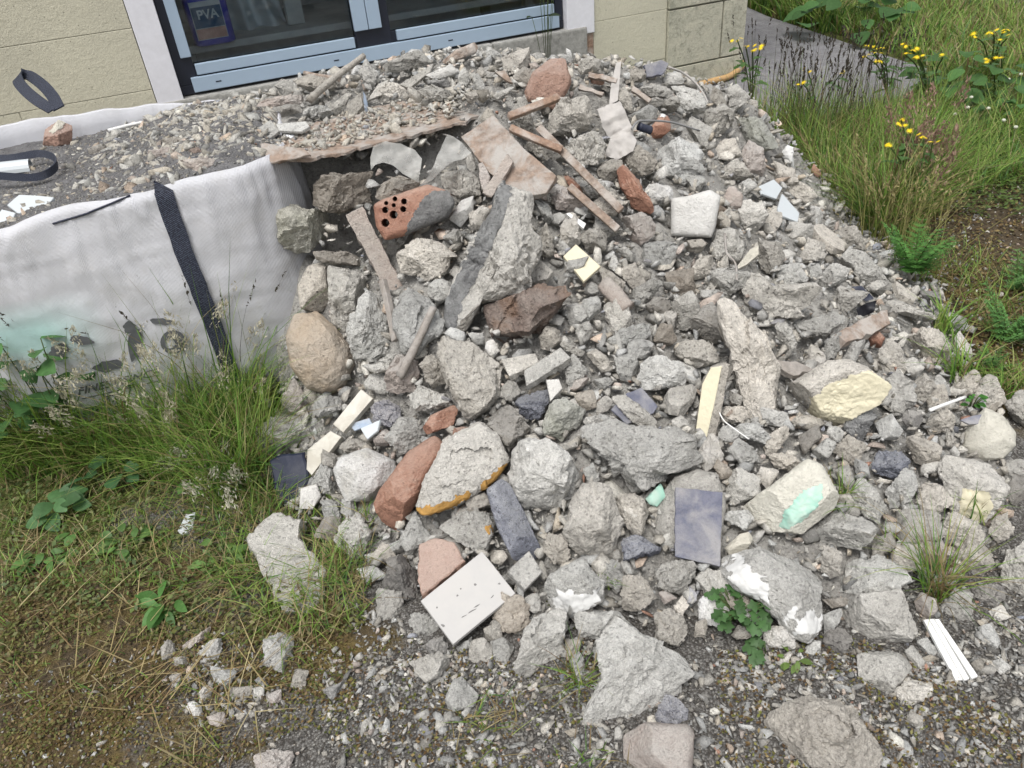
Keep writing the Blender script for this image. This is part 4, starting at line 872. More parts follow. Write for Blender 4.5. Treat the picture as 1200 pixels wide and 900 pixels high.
# right-hand toe
o = Rk('smooth cream rounded boulder by the grass on the far toe', 'boulder', '1125,527 1130,507 1137,495 1155,478 1175,487 1190,507 1190,522 1175,537 1152,541 1130,532', 'cream', name='cream_boulder', facets=3, rough=.02, lift=.5, box=2.3)
Sl('small dark slate shard resting on the cream rounded boulder', 'slate', '1125,492 1140,487 1160,484 1155,497 1135,497', 'slate', name='slate_shard', th=.006, up=.10, n=(-.1, -.5, .8))
Rk('grey boulder at the heap foot above the cream rounded boulder', 'boulder', '1178,474 1192,460 1215,455 1220,515 1200,512 1186,498', 'c', name='concrete_boulder')
Rk('pale ledge-shaped stone right of the cream rounded boulder', 'concrete lump', '1168,550 1185,540 1215,537 1215,569 1178,562', 'cl')
o = Rk('large block with faded cream paint below the cream rounded boulder', 'concrete block', '1097,550 1107,532 1165,545 1182,572 1162,605 1145,622 1120,602', 'cl', name='painted_block', box=3.5, lift=.4, frac=.2)
patch(o, '1128,572 1160,576 1165,596 1145,618 1122,600', 'paint_cream', jit=2.5)
Rk('speckled dark blue-grey stone beside the cream-faced slab', 'stone', '1022,545 1030,525 1055,524 1067,540 1060,555 1040,565 1025,560', 'blue', name='blue_stone', rough=.07, lift=.4)
Rk('light speckled concrete lump below the dark blue-grey stone', 'concrete lump', '1037,575 1060,547 1072,547 1079,562 1065,592 1042,597', 'cl', lift=.5)
Rk('bluish pale block above the speckled dark stone', 'concrete lump', '1024,495 1045,484 1059,505 1047,522 1037,522', 'cl', lift=.4, box=4, rough=.02)
Rk('sloping broken paving piece right of the speckled dark stone', 'paving piece', '1052,515 1072,510 1105,522 1100,540 1092,551 1072,542', 'c', name='paving_piece', box=3.5, rough=.03, lift=.4)
Rk('grey lump with a curved pale rim above the broken paving piece', 'concrete lump', '1055,492 1062,480 1080,482 1082,497 1072,507 1060,497', 'cd', lift=.4)
Rk('flat stone under the thin white rod', 'concrete lump', '1084,500 1090,487 1110,477 1125,487 1117,505 1090,510', 'c')
tag(stick('plastic_rod', '1084,500 1104,492 1125,484', 4, 'whiteplastic', up=.06), 'thin bent white plastic rod lying on a flat stone', 'plastic rod')
Rk('long grey lump between the aqua-patched block and the toe slab', 'concrete lump', '937,625 975,600 1010,605 1032,625 1025,648 987,642 950,642', 'c', lift=.3, rough=.07)
Rk('slanted grey lump above the long grey lump', 'concrete lump', '993,582 1005,557 1025,570 1037,590 1037,620 1012,605', 'c', rough=.07)
Rk('square pale slab below the light speckled lump', 'concrete slab', '1040,602 1062,595 1100,600 1110,625 1085,647 1050,632', 'cl', name='concrete_slab', box=4, d=.5, lift=.3, rough=.03)
Rk('smooth thin slab corner below the square pale slab', 'concrete slab', '1040,650 1055,634 1082,655 1082,672 1060,677', 'cl', name='concrete_slab', box=4, d=.5, rough=.02)
Rk('grey stone behind the yellowing grass tuft', 'concrete lump', '1105,662 1140,625 1170,635 1165,670 1137,677', 'c', lift=.1)
Rk('tall grey boulder above the white fluted strips at the gravel edge', 'boulder', '1168,690 1180,650 1212,625 1214,728 1188,712', 'c', name='concrete_boulder')
# middle right
Rk('tall leaning concrete slab with a pebble stuck in its face', 'concrete slab', '844,357 857,354 879,372 896,391 901,413 912,432 911,450 907,475 895,492 878,490 866,455 856,415 846,383', 'cl', name='leaning_slab', lift=.7, box=3.2, d=.8, rough=.045, facets=4)
o = Sl('narrow cream-edged plaster strip leaning on the tall leaning slab', 'plaster strip', '814,515 823,450 833,430 855,427 848,470 838,513', 'c', name='plaster_strip', th=.03, n=(-.25, -.8, .5), up=.06, jag=.4)
w = Sl(None, None, '814,514 823,450 833,431 846,429 838,470 828,513', 'paint_cream', name='paint_coat', th=.004, n=(-.25, -.8, .5), up=0, at=np.array(o.location)+norm((-.25, -.8, .5))*.0035)
w.location = np.array(w.location)-np.array(o.location); w.parent = o
Rk('big grey concrete lump with a long lower ledge above the leaning slab', 'concrete lump', '870,337 883,321 894,324 905,335 948,331 963,339 954,357 931,372 907,375 883,371 872,357', 'c', lift=.5, rough=.06)
Rk('cube-like grey lump above the big ledged lump', 'concrete lump', '889,283 920,283 922,298 911,324 892,315 887,302', 'c', lift=.4, box=3.4)
Sl('cream plaster shard leaning on the cube-like lump', 'plaster strip', '859,318 879,292 889,287 889,298 874,311', 'cream', name='plaster_shard', th=.012, n=(-.3, -.6, .7), up=.05)
o = Rk('white aerated cube block standing out on the slope', 'plaster block', '787,233 807,230 832,223 844,230 838,265 833,278 787,276', 'plaster', name='white_block', box=6, facets=1, rough=.012, lift=.6, d=.9, cut=(.95, .98))
Rk('big rough mortar lump above the white cube block', 'mortar lump', '762,182 772,172 797,160 817,168 827,183 825,200 808,215 790,218 773,212', 'cl', name='mortar_lump', lift=.5, rough=.08)
Rk('long orange-red brick sliver left of the white cube block', 'brick', '722,200 732,192 753,222 772,250 763,252 743,243 728,222', 'brick', name='brick_sliver', lift=.7, rough=.04, box=3)
Rk('pinkish rough mortar slab below the orange-red brick sliver', 'mortar slab', '727,257 752,247 772,258 765,273 750,288 732,290', 'pink', name='mortar_slab', lift=.6, box=3.5, d=.5)
o = Rk('orange-red brick piece with a white tip near the crest', 'brick', '752,162 775,133 787,130 786,152 770,167', 'brick', name='brick_piece', lift=.5, box=3.4, rough=.03)
patch(o, '772,138 778,124 790,126 788,137', 'paint_white', jit=1.5)
Rk('large flat pinkish red brick lying on the crest', 'brick', '615,107 625,85 645,70 662,69 669,95 666,105 650,130 635,125 617,117', 'brickp', name='crest_brick', box=4, lift=.9, rough=.025, facets=3, d=.5)
Rk('concrete lump under the large flat pinkish brick', 'concrete lump', '641,140 657,115 685,112 696,135 690,152 662,165 642,155', 'c', lift=.4)
Rk('rounded rough concrete lump above the diagonal timber lath', 'concrete lump', '659,175 675,160 705,152 712,170 702,192 677,197 665,192', 'c', lift=.6, rough=.08)
Rk('narrow long concrete piece beside the large flat pinkish brick', 'concrete lump', '595,110 613,103 628,157 617,168 600,143', 'c', lift=.9, box=3, rough=.04)
Rk('small concrete lump above the orange-red brick sliver', 'concrete lump', '697,197 715,185 730,190 727,210 707,217', 'c')
Rk('flat pale stone on the crest near the wall corner', 'concrete lump', '742,102 780,99 790,110 782,115 750,112', 'cl', lift=.6)
Rk('white-topped flat stone under the flat pale crest stone', 'concrete lump', '746,117 775,115 779,122 765,127 747,126', 'cl')
Rk('dust-covered slab edge on the far shoulder of the heap', 'concrete slab', '787,102 800,100 822,110 830,122 822,137 802,132', 'cl', name='concrete_slab', box=3.5, lift=.4)
Rk('rough grey rock on the far shoulder beside the greenish rock', 'concrete lump', '825,130 850,120 860,130 860,150 845,164 825,147', 'c', lift=.5, rough=.08)
Rk('greenish lichen-covered rock at the far edge of the heap', 'boulder', '860,143 868,137 893,140 907,162 917,172 898,178 877,170 858,158', 'lich', name='lichen_rock', lift=.4)
Rk('white and blue painted shard at the heap edge by the grass', 'painted chip', '915,180 925,165 930,170 930,198 920,192', 'paint_white', name='painted_chip', lift=.6)
Sl('pale broken ceramic shard above the white triangular one', 'ceramic shard', '890,218 907,210 917,220 910,233 893,227', 'ceramic', name='ceramic_shard', th=.008, up=.03)
Sl('bright white triangular ceramic shard on the far slope', 'ceramic shard', '912,243 917,227 937,250 935,260 912,251', 'ceramic', name='ceramic_shard', th=.008, up=.04)
Sl('smooth grey slab fragment at the heap edge by tall grass', 'concrete slab', '951,264 964,262 990,283 990,294 979,290 962,277', 'cl', name='concrete_slab', th=.03, up=.05, jag=.5)
Rk('pale square lump at the heap edge by tall grass', 'concrete lump', '975,266 1003,264 1018,290 992,297', 'cl', lift=.5)
Rk('long sloping concrete lump along the far edge of the heap', 'concrete lump', '981,307 994,290 1011,294 1027,311 1052,340 1048,348 1031,348 1011,331 996,318', 'c', lift=.5)
Sl('thin slab leaning at the heap edge beside green feathery leaves', 'concrete slab', '1050,329 1076,348 1072,353 1053,344', 'c', name='concrete_slab', th=.02, up=.03, jag=.4)
Rk('low stone under the leaning thin slab', 'concrete lump', '1031,350 1048,348 1076,363 1105,370 1102,381 1076,376 1044,363', 'c', lift=.3)
Rk('grey lump beside the grass at the heap edge', 'concrete lump', '1074,340 1100,342 1107,361 1092,359', 'cd')
Rk('pale stone half hidden by grass stems at the edge', 'concrete lump', '1107,363 1135,374 1135,389 1109,383', 'cl')
Rk('broad pale concrete lump beside the grass clump on the toe', 'concrete lump', '1053,392 1074,383 1100,389 1117,407 1109,435 1079,422 1068,407', 'c', lift=.4)
Sl('brown split timber offcut lying among the grey rubble', 'timber offcut', '979,392 1009,374 1040,363 1044,379 1022,392 992,401', 'wood', name='timber_offcut', th=.03, up=.05, jag=1.)
Rk('orange brick chip below the brown timber offcut', 'brick', '1015,396 1027,387 1037,396 1031,409 1018,407', 'brick', name='brick_chip')
Rk('ragged concrete lump left of the brown timber offcut', 'concrete lump', '931,378 957,372 978,365 996,374 989,383 976,393 948,397 933,388', 'c', lift=.5, rough=.07)
o = Rk('large concrete lump with a cream painted face on the lower slope', 'concrete block', '908,463 933,447 970,423 997,423 1020,433 1043,453 1033,470 1000,490 970,502 943,499 933,483', 'cl', name='painted_block', lift=.6, rough=.04, flat=(.2, -.35, .8, .62), facets=4, sub=5)
patch(o, '941,498 950,465 975,447 1020,432 1046,453 1034,472 1000,492 970,505', 'paint_cream', jit=3, front=-.1)
Sl('weathered grey timber splinter above the cream painted lump', 'timber splinter', '903,420 933,423 953,433 930,440 910,430', 'woodgrey', name='timber_splinter', th=.02, up=.03, jag=1.)
Rk('small concrete lump below the white cube block', 'concrete lump', '796,283 822,280 831,287 822,297 799,295', 'c')
Rk('split concrete lump left of the cream plaster shard', 'concrete lump', '805,328 816,303 835,298 837,309 831,320 814,334', 'c', lift=.4, box=3)
Rk('flat flake under the split concrete lump', 'concrete lump', '811,341 844,339 846,348 827,352', 'c')
Rk('angular flat-faced lump left of the leaning slab top', 'concrete lump', '794,352 811,341 818,350 820,370 805,389 794,388 777,363', 'c', box=3.4, lift=.4)
Rk('pointed pale flake beside the angular flat-faced lump', 'concrete lump', '775,363 794,366 788,391', 'cl', lift=.6)
Rk('hump-backed lump left of the leaning slab', 'concrete lump', '775,413 790,402 827,398 840,411 840,424 822,433 805,427 790,419', 'c', lift=.3)
Rk('light hump of concrete above the squared block by the cream-edged strip', 'concrete lump', '744,450 755,426 768,415 798,426 817,439 814,453 783,455 753,457', 'cl', lift=.5)
Rk('squared pale block left of the cream-edged plaster strip', 'concrete block', '770,478 785,455 812,450 822,460 817,473 800,489 772,482', 'cl', name='concrete_block', box=4, lift=.4, rough=.03)
Rk('long wedge of concrete resting on the dark slate piece', 'concrete lump', '715,465 727,460 772,490 772,498 750,501 737,491', 'c', lift=.7)
Sl('dark blue slate piece under the long wedge of concrete', 'slate', '716,480 735,460 752,454 771,476 766,484 735,497', 'slate', name='slate_piece', th=.008, up=.02, jag=.4)
Rk('squared lump left of the light hump of concrete', 'concrete lump', '720,420 737,412 752,427 745,450 727,446', 'c', box=3.4)
Rk('small rounded lump left of the slate piece', 'concrete lump', '695,445 715,440 722,450 705,459', 'c')
# middle
Sl('left grey fibre-cement board piece below the stained stone', 'cement board', '587,421 627,414 632,424 597,441', 'c', name='cement_board', th=.025, n=(-.1, -.45, .88), up=.04, jag=.4)
Sl('right grey fibre-cement board piece below the stained stone', 'cement board', '614,434 657,407 669,419 617,452', 'c', name='cement_board', th=.025, n=(-.1, -.45, .88), up=.05, jag=.3)
Rk('thin concrete finger beside the fibre-cement board pieces', 'concrete lump', '652,400 662,400 686,412 682,419 665,413', 'c', lift=.6)
Rk('blue-grey sparkling stone below the fibre-cement boards', 'stone', '605,472 612,462 637,457 645,472 630,492 612,490', 'blue', name='blue_stone', rough=.09, lift=.4)
Sl('white chip beside the sparkling blue-grey stone', 'ceramic shard', '640,445 655,444 659,455 645,470', 'plaster', name='white_chip', th=.012, up=.05)
Rk('pink mortar chips right of the white chip', 'mortar chunk', '660,452 680,444 692,440 690,450 672,459', 'pink', name='mortar_chunk')
Rk('beige knobbly stone left of the lichen-tinged middle lump', 'concrete lump', '567,487 592,470 615,485 627,507 597,528 583,515', 'cb', lift=.4, rough=.07)
Rk('yellowish-grey lump right of the beige knobbly stone', 'concrete lump', '635,500 642,475 660,467 687,480 680,495 660,515 642,513', 'lich', lift=.4, rough=.07)
Rk('smooth small oval lump above the saddle-shaped boulder', 'concrete lump', '680,491 700,486 708,497 690,502', 'cl')
Rk('brown-grey crumbling lump above the oval lump', 'concrete lump', '669,460 695,457 702,477 685,482', 'cb')
Rk('small pebble-like lump between the two pale boulders', 'concrete lump', '655,521 677,515 678,525 660,529', 'c')
Rk('rough knob at the top of the tall hollowed slab', 'concrete lump', '607,207 625,207 632,225 620,231 607,222', 'cb', lift=.5)
Rk('pinkish-beige brick piece behind the diagonal lath', 'brick', '645,222 660,217 687,240 675,250 650,246', 'pink', name='brick_piece', lift=.3)
Rk('thin upright lump right of the tall hollowed slab', 'concrete lump', '625,232 642,240 652,260 640,264', 'c')
Rk('upright pillar-like lump right of the tall hollowed slab', 'concrete lump', '627,272 640,260 647,280 650,300 632,306', 'c', lift=.5)
Rk('gritty ball of mortar above the cream tile', 'mortar lump', '677,275 700,264 712,277 712,292 695,300 685,290', 'c', name='mortar_lump', rough=.08, lift=.5)
Sl('cream ceramic tile piece with a grey stone on it', 'tile', '660,300 675,286 704,312 684,330', 'paint_cream', name='cream_tile', th=.012, n=(0, -.5, .85), up=.05)
Rk('flat grey stone lying on the cream tile piece', 'concrete lump', '660,307 690,300 691,310 667,320', 'c', lift=2.2)
Rk('pale squared chunk left of the cream tile', 'concrete block', '620,305 630,302 649,319 635,343 620,335', 'cl', name='concrete_block', box=4, lift=.5, rough=.03)
Sl('white plastic clip behind the gritty mortar ball', 'plastic piece', '663,250 667,249 687,262 684,268', 'whiteplastic', name='plastic_clip', th=.01, up=.05)
tag(stick('mortar_rod', '708,342 736,373', 20, 'pink', up=.03, n=10, taper=1), 'half-round pinkish mortar rod pointing down the slope', 'mortar rod')
Rk('dusty wedge-shaped slab right of the pinkish mortar rod', 'concrete slab', '735,342 782,318 784,330 745,367', 'c', name='concrete_slab', box=3, d=.4, lift=.5)
Rk('grey bar-like lump right of the cream tile', 'concrete lump', '721,292 732,287 750,305 747,313', 'c')
Rk('squared lump below the cream tile', 'concrete lump', '677,352 700,347 707,360 690,380', 'c', box=3.2)
Rk('small pale lump right of the stained stone', 'concrete lump', '672,380 690,375 697,390 680,406', 'c')
Rk('broad dusty slab with a reddish lower edge', 'concrete slab', '700,405 722,385 765,378 771,390 737,406 710,413', 'c', name='concrete_slab', d=.4, lift=.3, box=3)
Rk('concrete lump half under the brown board behind the translucent sheet', 'concrete lump', '438,214 470,205 505,222 500,232 455,238 440,233', 'cb', lift=0)
Rk('rough concrete lump below the big fallen board', 'concrete lump', '517,205 540,195 562,210 562,228 540,233 520,222', 'c', lift=.4)
# timber and boards in the middle
Sl('big dusty hardboard panel fallen across the rubble', 'board', '540,160 578,135 613,173 652,206 640,226 610,232 573,202', 'board', name='fallen_hardboard', th=.018, n=(-.25, -.62, .75), up=.07, jag=.3)
tag(stick('timber_lath', '633,182 728,278', 9, 'wood', up=.09, flat=True), 'long diagonal dusty timber lath across the fallen panel', 'timber lath')
tag(stick('timber_lath', '668,240 724,290', 9, 'wood', up=.06, flat=True), 'shorter timber lath parallel to the long diagonal one', 'timber lath')
tag(stick('rusty_strip', '600,188 630,176 656,165', 8, 'rustwood', up=.14, flat=True), 'rusty brown angle strip rising from the fallen panel', 'rusty strip')
tag(stick('rusty_strip', '601,190 630,203 660,215', 8, 'rustwood', up=.11, flat=True), 'rusty brown strip running down beside the fallen panel', 'rusty strip')
Sl('pale pink plank end below the fallen panel', 'plank', '565,226 594,180 601,190 576,231', 'pink', name='plank_end', th=.018, n=(-.2, -.8, .5), up=.09, jag=.5)
Sl('narrow pink splinter left of the pale pink plank end', 'plank', '560,192 565,190 574,207 568,228 563,215', 'pink', name='plank_splinter', th=.012, n=(-.2, -.8, .5), up=.06, jag=.5)
Rk('red brick sliver under the long diagonal lath', 'brick', '660,206 668,205 687,226 683,230 668,220', 'brick', name='brick_sliver', lift=.3)
tag(stick('wood_strip', '452,345 460,380 467,416', 8, 'woodgrey', up=.05, flat=True), 'dark thin timber strip standing between two concrete lumps', 'timber strip')
tag(stick('root_stick', '512,384 493,425 473,464', 9, 'woodgrey', up=.07, taper=1.2), 'grey-brown round stick leaning below the pale smooth boulder', 'stick')
# crest and board
Rk('flat slab with flaking blue paint on the crest', 'painted slab', '444,78 470,65 506,57 520,60 516,70 488,80 450,86', 'c', name='painted_slab', lift=.6, d=.6)
Rk('brown board offcut sticking up at the crest under the window', 'timber offcut', '511,77 532,60 556,49 562,52 558,62 528,75', 'wood', name='board_offcut', lift=.8, d=.35, box=3.5, rough=.03)
Rk('white plaster piece near the crest below the brown offcut', 'plaster chunk', '500,88 528,75 538,86 524,95 506,92', 'plaster', name='plaster_chunk', lift=.6)
Rk('flat layered concrete piece on the brown board', 'concrete lump', '489,108 504,100 536,108 540,118 510,119', 'c')
Rk('flat grey concrete piece under the white plaster piece', 'concrete lump', '500,94 530,94 536,106 504,102', 'cd')
Rk('upright grey flake right of the white plaster piece', 'concrete lump', '536,90 544,76 552,94 544,108 538,104', 'c', lift=.5)
Rk('small angular flake right of the upright grey flake', 'concrete lump', '553,88 564,76 571,88 558,94', 'c', lift=.4)
Rk('squarish pale lump at the back end of the brown board', 'concrete lump', '542,110 558,106 562,116 550,123', 'cl')
Rk('angular grey lump on the crest below the window sill', 'concrete lump', '564,60 580,57 592,70 586,76 572,68', 'c', lift=.4)
Sl('brown wood chip standing by the narrow long concrete piece', 'timber offcut', '580,84 592,82 601,97 594,95', 'wood', name='wood_chip', th=.012, n=CV, up=.04)
Rk('gritty lump leaning by the end of the brown board', 'concrete lump', '577,112 600,100 606,98 596,110 582,118', 'c', lift=.4)
Sl('thin grey plate leaning on the flaking blue slab', 'cement board', '468,99 492,84 508,74 504,84 480,103', 'c', name='cement_plate', th=.012, n=(-.2, -.6, .7), up=.04)
tag(stick('round_stick', '367,134 398,106 429,82', 8, 'cb', up=.05, n=10), 'pale cement-coated round stick lying across the crest rubble', 'stick')
o = Rk('angular concrete lump with a pale blue painted side', 'concrete lump', '402,153 407,122 427,105 433,138 432,147 407,156', 'c', lift=.6, box=3, rough=.03)
patch(o, '424,104 429,106 436,138 433,147 428,146', 'paint_blue', jit=1.)
Rk('grey lump behind the cement-coated round stick', 'concrete lump', '383,127 407,108 413,110 403,130 393,139', 'c')
Rk('long pale mortar lump beneath the brown pipe', 'mortar lump', '349,93 362,87 390,93 407,92 407,100 378,108 350,102', 'cl', name='mortar_lump', lift=.4)
tag(stick('brown_pipe', '357,86 395,92', 5, 'wood', z=.915), 'short brown pipe on the crest below the window', 'pipe')
Rk('layered fibrous chunk above the bag rim', 'board', '300,118 355,110 367,112 363,122 328,125 300,127', 'pink', name='fibrous_chunk', d=.6, rough=.07)
Rk('beige block under the layered fibrous chunk', 'concrete block', '328,124 355,122 357,130 330,138', 'cb', name='beige_block', box=4)
Sl('grey-green flat plate on the bag rubble', 'cement board', '302,150 317,140 327,153 315,163', 'c', name='cement_plate', th=.01, up=.03)
Sl('pale flat plate beside the grey-green plate', 'cement board', '323,145 358,142 363,148 353,154 327,153', 'cl', name='cement_plate', th=.01, up=.035)
Rk('crumpled silver foil ball below the pale flat plate', 'foil', '327,157 345,155 347,165 335,168', 'foil', name='foil_ball', rough=.12)
Sl('pink curled board flap over the bag corner', 'board', '305,168 355,173 364,181 318,191 307,181', 'board', name='board_flap', th=.006, n=(-.1, -.45, .88), up=.05, jag=.5)
Sl('thin grey shard on the crest right of the round stick', 'cement board', '430,118 443,98 455,93 447,111', 'c', name='cement_plate', th=.01, n=(-.3, -.6, .7), up=.03)
# grass side and foreground
Sl('flat weathered concrete slab lying in grass left of the heap', 'concrete slab', '288,630 305,612 320,600 353,607 350,630 366,646 380,663 380,697 363,717 330,717 320,697 300,650', 'c', name='concrete_slab', th=.07, n=(.02, -.22, .97), up=.05, jag=1.6, bev=.006)
Sl('white shard lying in the grass', 'ceramic shard', '208,622 218,602 229,600 226,618 214,628', 'ceramic', name='ceramic_shard', th=.008, up=.015)
Rk('angular pale stone on the moss beside the cluster of chips', 'concrete lump', '308,750 347,733 343,767 333,790 310,777', 'cl', lift=.5)
Rk('long pinkish flake on the moss above the pale chips', 'concrete lump', '198,768 247,733 250,743 213,765', 'pink', lift=.6, d=.5)
for q, m in (('186,753 203,747 207,770 190,774', 'c'), ('223,773 247,750 263,747 257,773', 'cl'), ('245,780 283,787 267,807 250,804', 'cl'), ('263,807 297,803 293,820 277,823', 'cl'), ('232,807 250,800 247,823 237,826', 'cl'), ('296,806 310,800 309,820 300,822', 'c'), ('203,770 224,768 222,780 205,780', 'c'), ('196,788 212,786 213,800 199,800', 'cl'), ('345,780 362,786 358,808 341,806', 'c')):
    Rk('pale angular chip in the cluster on the moss', 'concrete chip', q, m, name='concrete_chip', group='pale chips clustered on the moss', lift=.5)
Rk('bright white crumbly chip in the cluster on the moss', 'concrete chip', '215,823 233,822 240,840 227,842', 'cw', name='concrete_chip', lift=.5)
Rk('pink chip below the cluster of pale chips', 'concrete chip', '242,840 263,833 267,850 247,853', 'pink', name='concrete_chip', lift=.5)
Rk('reddish-beige chip right of the cluster of pale chips', 'concrete chip', '313,815 330,806 330,822 318,828', 'pink', name='concrete_chip', lift=.5)
Rk('flat pink stone at the mossy front edge', 'stone', '298,885 333,877 347,888 333,910 303,910', 'pink', name='pink_stone', lift=.5)
Rk('rounded pale stone on gravel left of the bluish pyramid stone', 'concrete lump', '476,775 515,765 529,775 527,792 509,806 492,793', 'cl', lift=.5, rough=.05)
Rk('bluish-white pyramid-shaped stone on the gravel', 'stone', '521,820 535,787 562,815 555,828 525,837', 'cl', name='pyramid_stone', lift=.5, rough=.03)
Rk('grey flat stone under the lower corner of the floor tile', 'concrete lump', '488,759 520,745 527,766 505,772', 'cd', lift=.3)
Rk('small cube of mortar beside the lower corner of the floor tile', 'mortar lump', '567,737 580,725 590,737 587,751 569,752', 'c', name='mortar_lump')
Rk('grey wedge tucked under the edge of the floor tile', 'concrete lump', '528,763 555,745 562,753 540,765', 'c')
Rk('dark squarish stone on gravel at the mossy edge', 'stone', '378,808 402,798 403,812 388,820', 'cd', name='dark_stone', lift=.4)
# ------------------------------------------------------------------ perforated brick, board, films, cables, bag-top pieces
brk = Rk('broken red brick with round perforations and a dark weathered side', 'brick', '439,240 450,234 500,217 525,225 532,238 525,255 475,275 452,281 442,265', 'brick', name='perforated_brick', lift=.8, box=5, facets=2, rough=.015, d=.75, cut=(.85, .95), sub=5)
def drill(o, holes, depth=.05):
    bm = bmesh.new()
    for a, b, r in holes:
        d = norm(ray(a, b)+np.array([.12, .1, -.05])); c = np.array(o.location); t = (c-CAM) @ d; p = CAM+ray(a, b)*(t-.02); rr = r/FPX*t
        m = Matrix.Translation(Vector(p-c)) @ Vector(d).to_track_quat('Z', 'Y').to_matrix().to_4x4()
        bmesh.ops.create_cone(bm, cap_ends=True, segments=14, radius1=rr, radius2=rr, depth=.24, matrix=m)
    me = bpy.data.meshes.new('drill'); bm.to_mesh(me); bm.free(); co = bpy.data.objects.new('drill', me); COL.objects.link(co); co.location = o.location
    md = o.modifiers.new('holes', 'BOOLEAN'); md.operation = 'DIFFERENCE'; md.object = co; md.solver = 'EXACT'
    bpy.context.view_layer.update(); new = bpy.data.meshes.new_from_object(o.evaluated_get(bpy.context.evaluated_depsgraph_get()))
    o.modifiers.clear(); o.data = new; bpy.data.objects.remove(co)
patch(brk, '486,243 500,226 527,222 536,238 526,258 474,279 478,262', 'cd', 'dark_side', .001, 3)
drill(brk, [(454, 238, 2.4), (464, 233, 2.8), (463, 240.5, 2.4), (475, 236, 3.4), (453, 246, 3.6), (474, 245, 3.4), (463, 251.5, 4.6), (453, 261, 4.6)])
bd = Sl('long brown hardboard sheet loaded with debris above the bag corner', 'board', '305,187 340,187 400,179 470,161 540,143 578,129 572,112 500,114 420,128 330,158', 'board', name='hardboard_sheet', th=.009, n=(0, -.01, 1), at=atz(440, 158, .842), up=0, jag=1.1, bev=.001)
tag(sheet('plastic_sheet', '437,172 452,166 470,168 486,174 494,184 493,198 490,212 482,209 472,204 460,195 448,190 440,193 434,198 434,184', 'film', up=.05, amp=.03, freq=9, at=hit(466, 186)+np.array([0, -.12, .02])), 'translucent plastic sheet hanging under the brown board above the perforated brick', 'plastic sheet')
tag(sheet('plastic_sheet', '524,158 532,160 541,165 552,177 546,183 532,189 520,199 506,208 488,215 500,206 508,196 513,182 518,168', 'film', up=.05, amp=.03, freq=9, at=hit(520, 185)+np.array([0, -.08, .02])), 'translucent plastic sheet draped beside the fallen hardboard panel', 'plastic sheet')
plain('dustfilm', (.42, .40, .38), .6, .15, 30, .6, dust=(.36, .34, .31, .5))
tag(sheet('plastic_band', '722,74 728,72 724,118 714,122 716,100', 'dustfilm', up=.06, amp=.006), 'dusty grey plastic band standing upright at the crest', 'plastic band')
tag(sheet('plastic_sheet', '700,128 714,121 726,118 738,140 746,165 742,178 722,187 709,180 716,160 706,148', 'dustfilm', up=.06, amp=.022, freq=22), 'crumpled dusty pinkish plastic sheet below the upright band', 'plastic sheet')
tag(sheet('plastic_scrap', '1003,362 1015,355 1028,352 1024,366 1008,372', 'blacktape', up=.05, amp=.012, freq=30), 'black plastic scrap above the brown timber offcut', 'plastic scrap')
tag(sheet('plastic_scrap', '998,336 1010,335 1024,350 1016,353', 'navy', up=.04, amp=.012, freq=30), 'navy plastic scrap above the black plastic scrap', 'plastic scrap')
tag(stick('navy_tube', '748,168 762,173', 9, 'navy', up=.06, n=12, taper=1), 'short navy plastic tube end beside the big mortar lump', 'tube')
tag(stick('cable', '740,178 746,170 756,168 785,169 818,178', 2.6, 'cable', up=.08), 'grey cable looping from the navy tube over the mortar lump', 'cable')
tag(stick('corner_bead', '783,86 800,93 815,105 825,119 829,128', 2.4, 'dustfilm', up=.025), 'dusty pale curved corner bead along the far shoulder of the heap', 'corner bead')
tag(stick('string', '838,488 846,505 858,515 876,528', 1.6, 'whiteplastic', up=.04), 'white string hanging below the leaning slab', 'string')
tag(stick('string', '848,290 850,312 860,325 862,345', 2.6, 'woodgrey', up=.05), 'grey frayed cord below the white cube block', 'cord')
Sl('dark blue slate fragment behind the crest band', 'slate', '755,76 775,70 784,74 776,88 758,90', 'slate', name='slate_piece', th=.015, n=(.1, -.8, .5), up=.04, jag=.5)
Rk('grey layered lump right of the upright plastic band', 'concrete lump', '728,88 745,78 760,82 756,95 735,98', 'c')
for q, m, l in (('676,72 690,66 704,70 700,84 682,88', 'c', 'grey chip heap below the white trim'), ('655,66 668,64 672,72 660,76', 'cl', 'pale chip against the sill block'), ('690,86 712,88 708,100 692,98', 'brickp', 'reddish lump in front of the dark hollow'), ('835,100 846,108 852,122 842,128 832,114', 'c', 'grey lump at the far shoulder above the lichen rock')):
    Rk(l, 'concrete lump', q, m)
for q, l in (('680,98 708,108 706,112 678,104', 'brown splintered lath over the dark hollow'), ('690,84 724,92 722,97 690,90', 'upper brown lath over the dark hollow'), ('742,100 764,116 760,120 740,106', 'grey lath under the flat pale crest stone')):
    Sl(l, 'timber lath', q, 'wood', name='timber_lath', th=.012, n=(0, -.7, .7), up=.06, jag=.4)
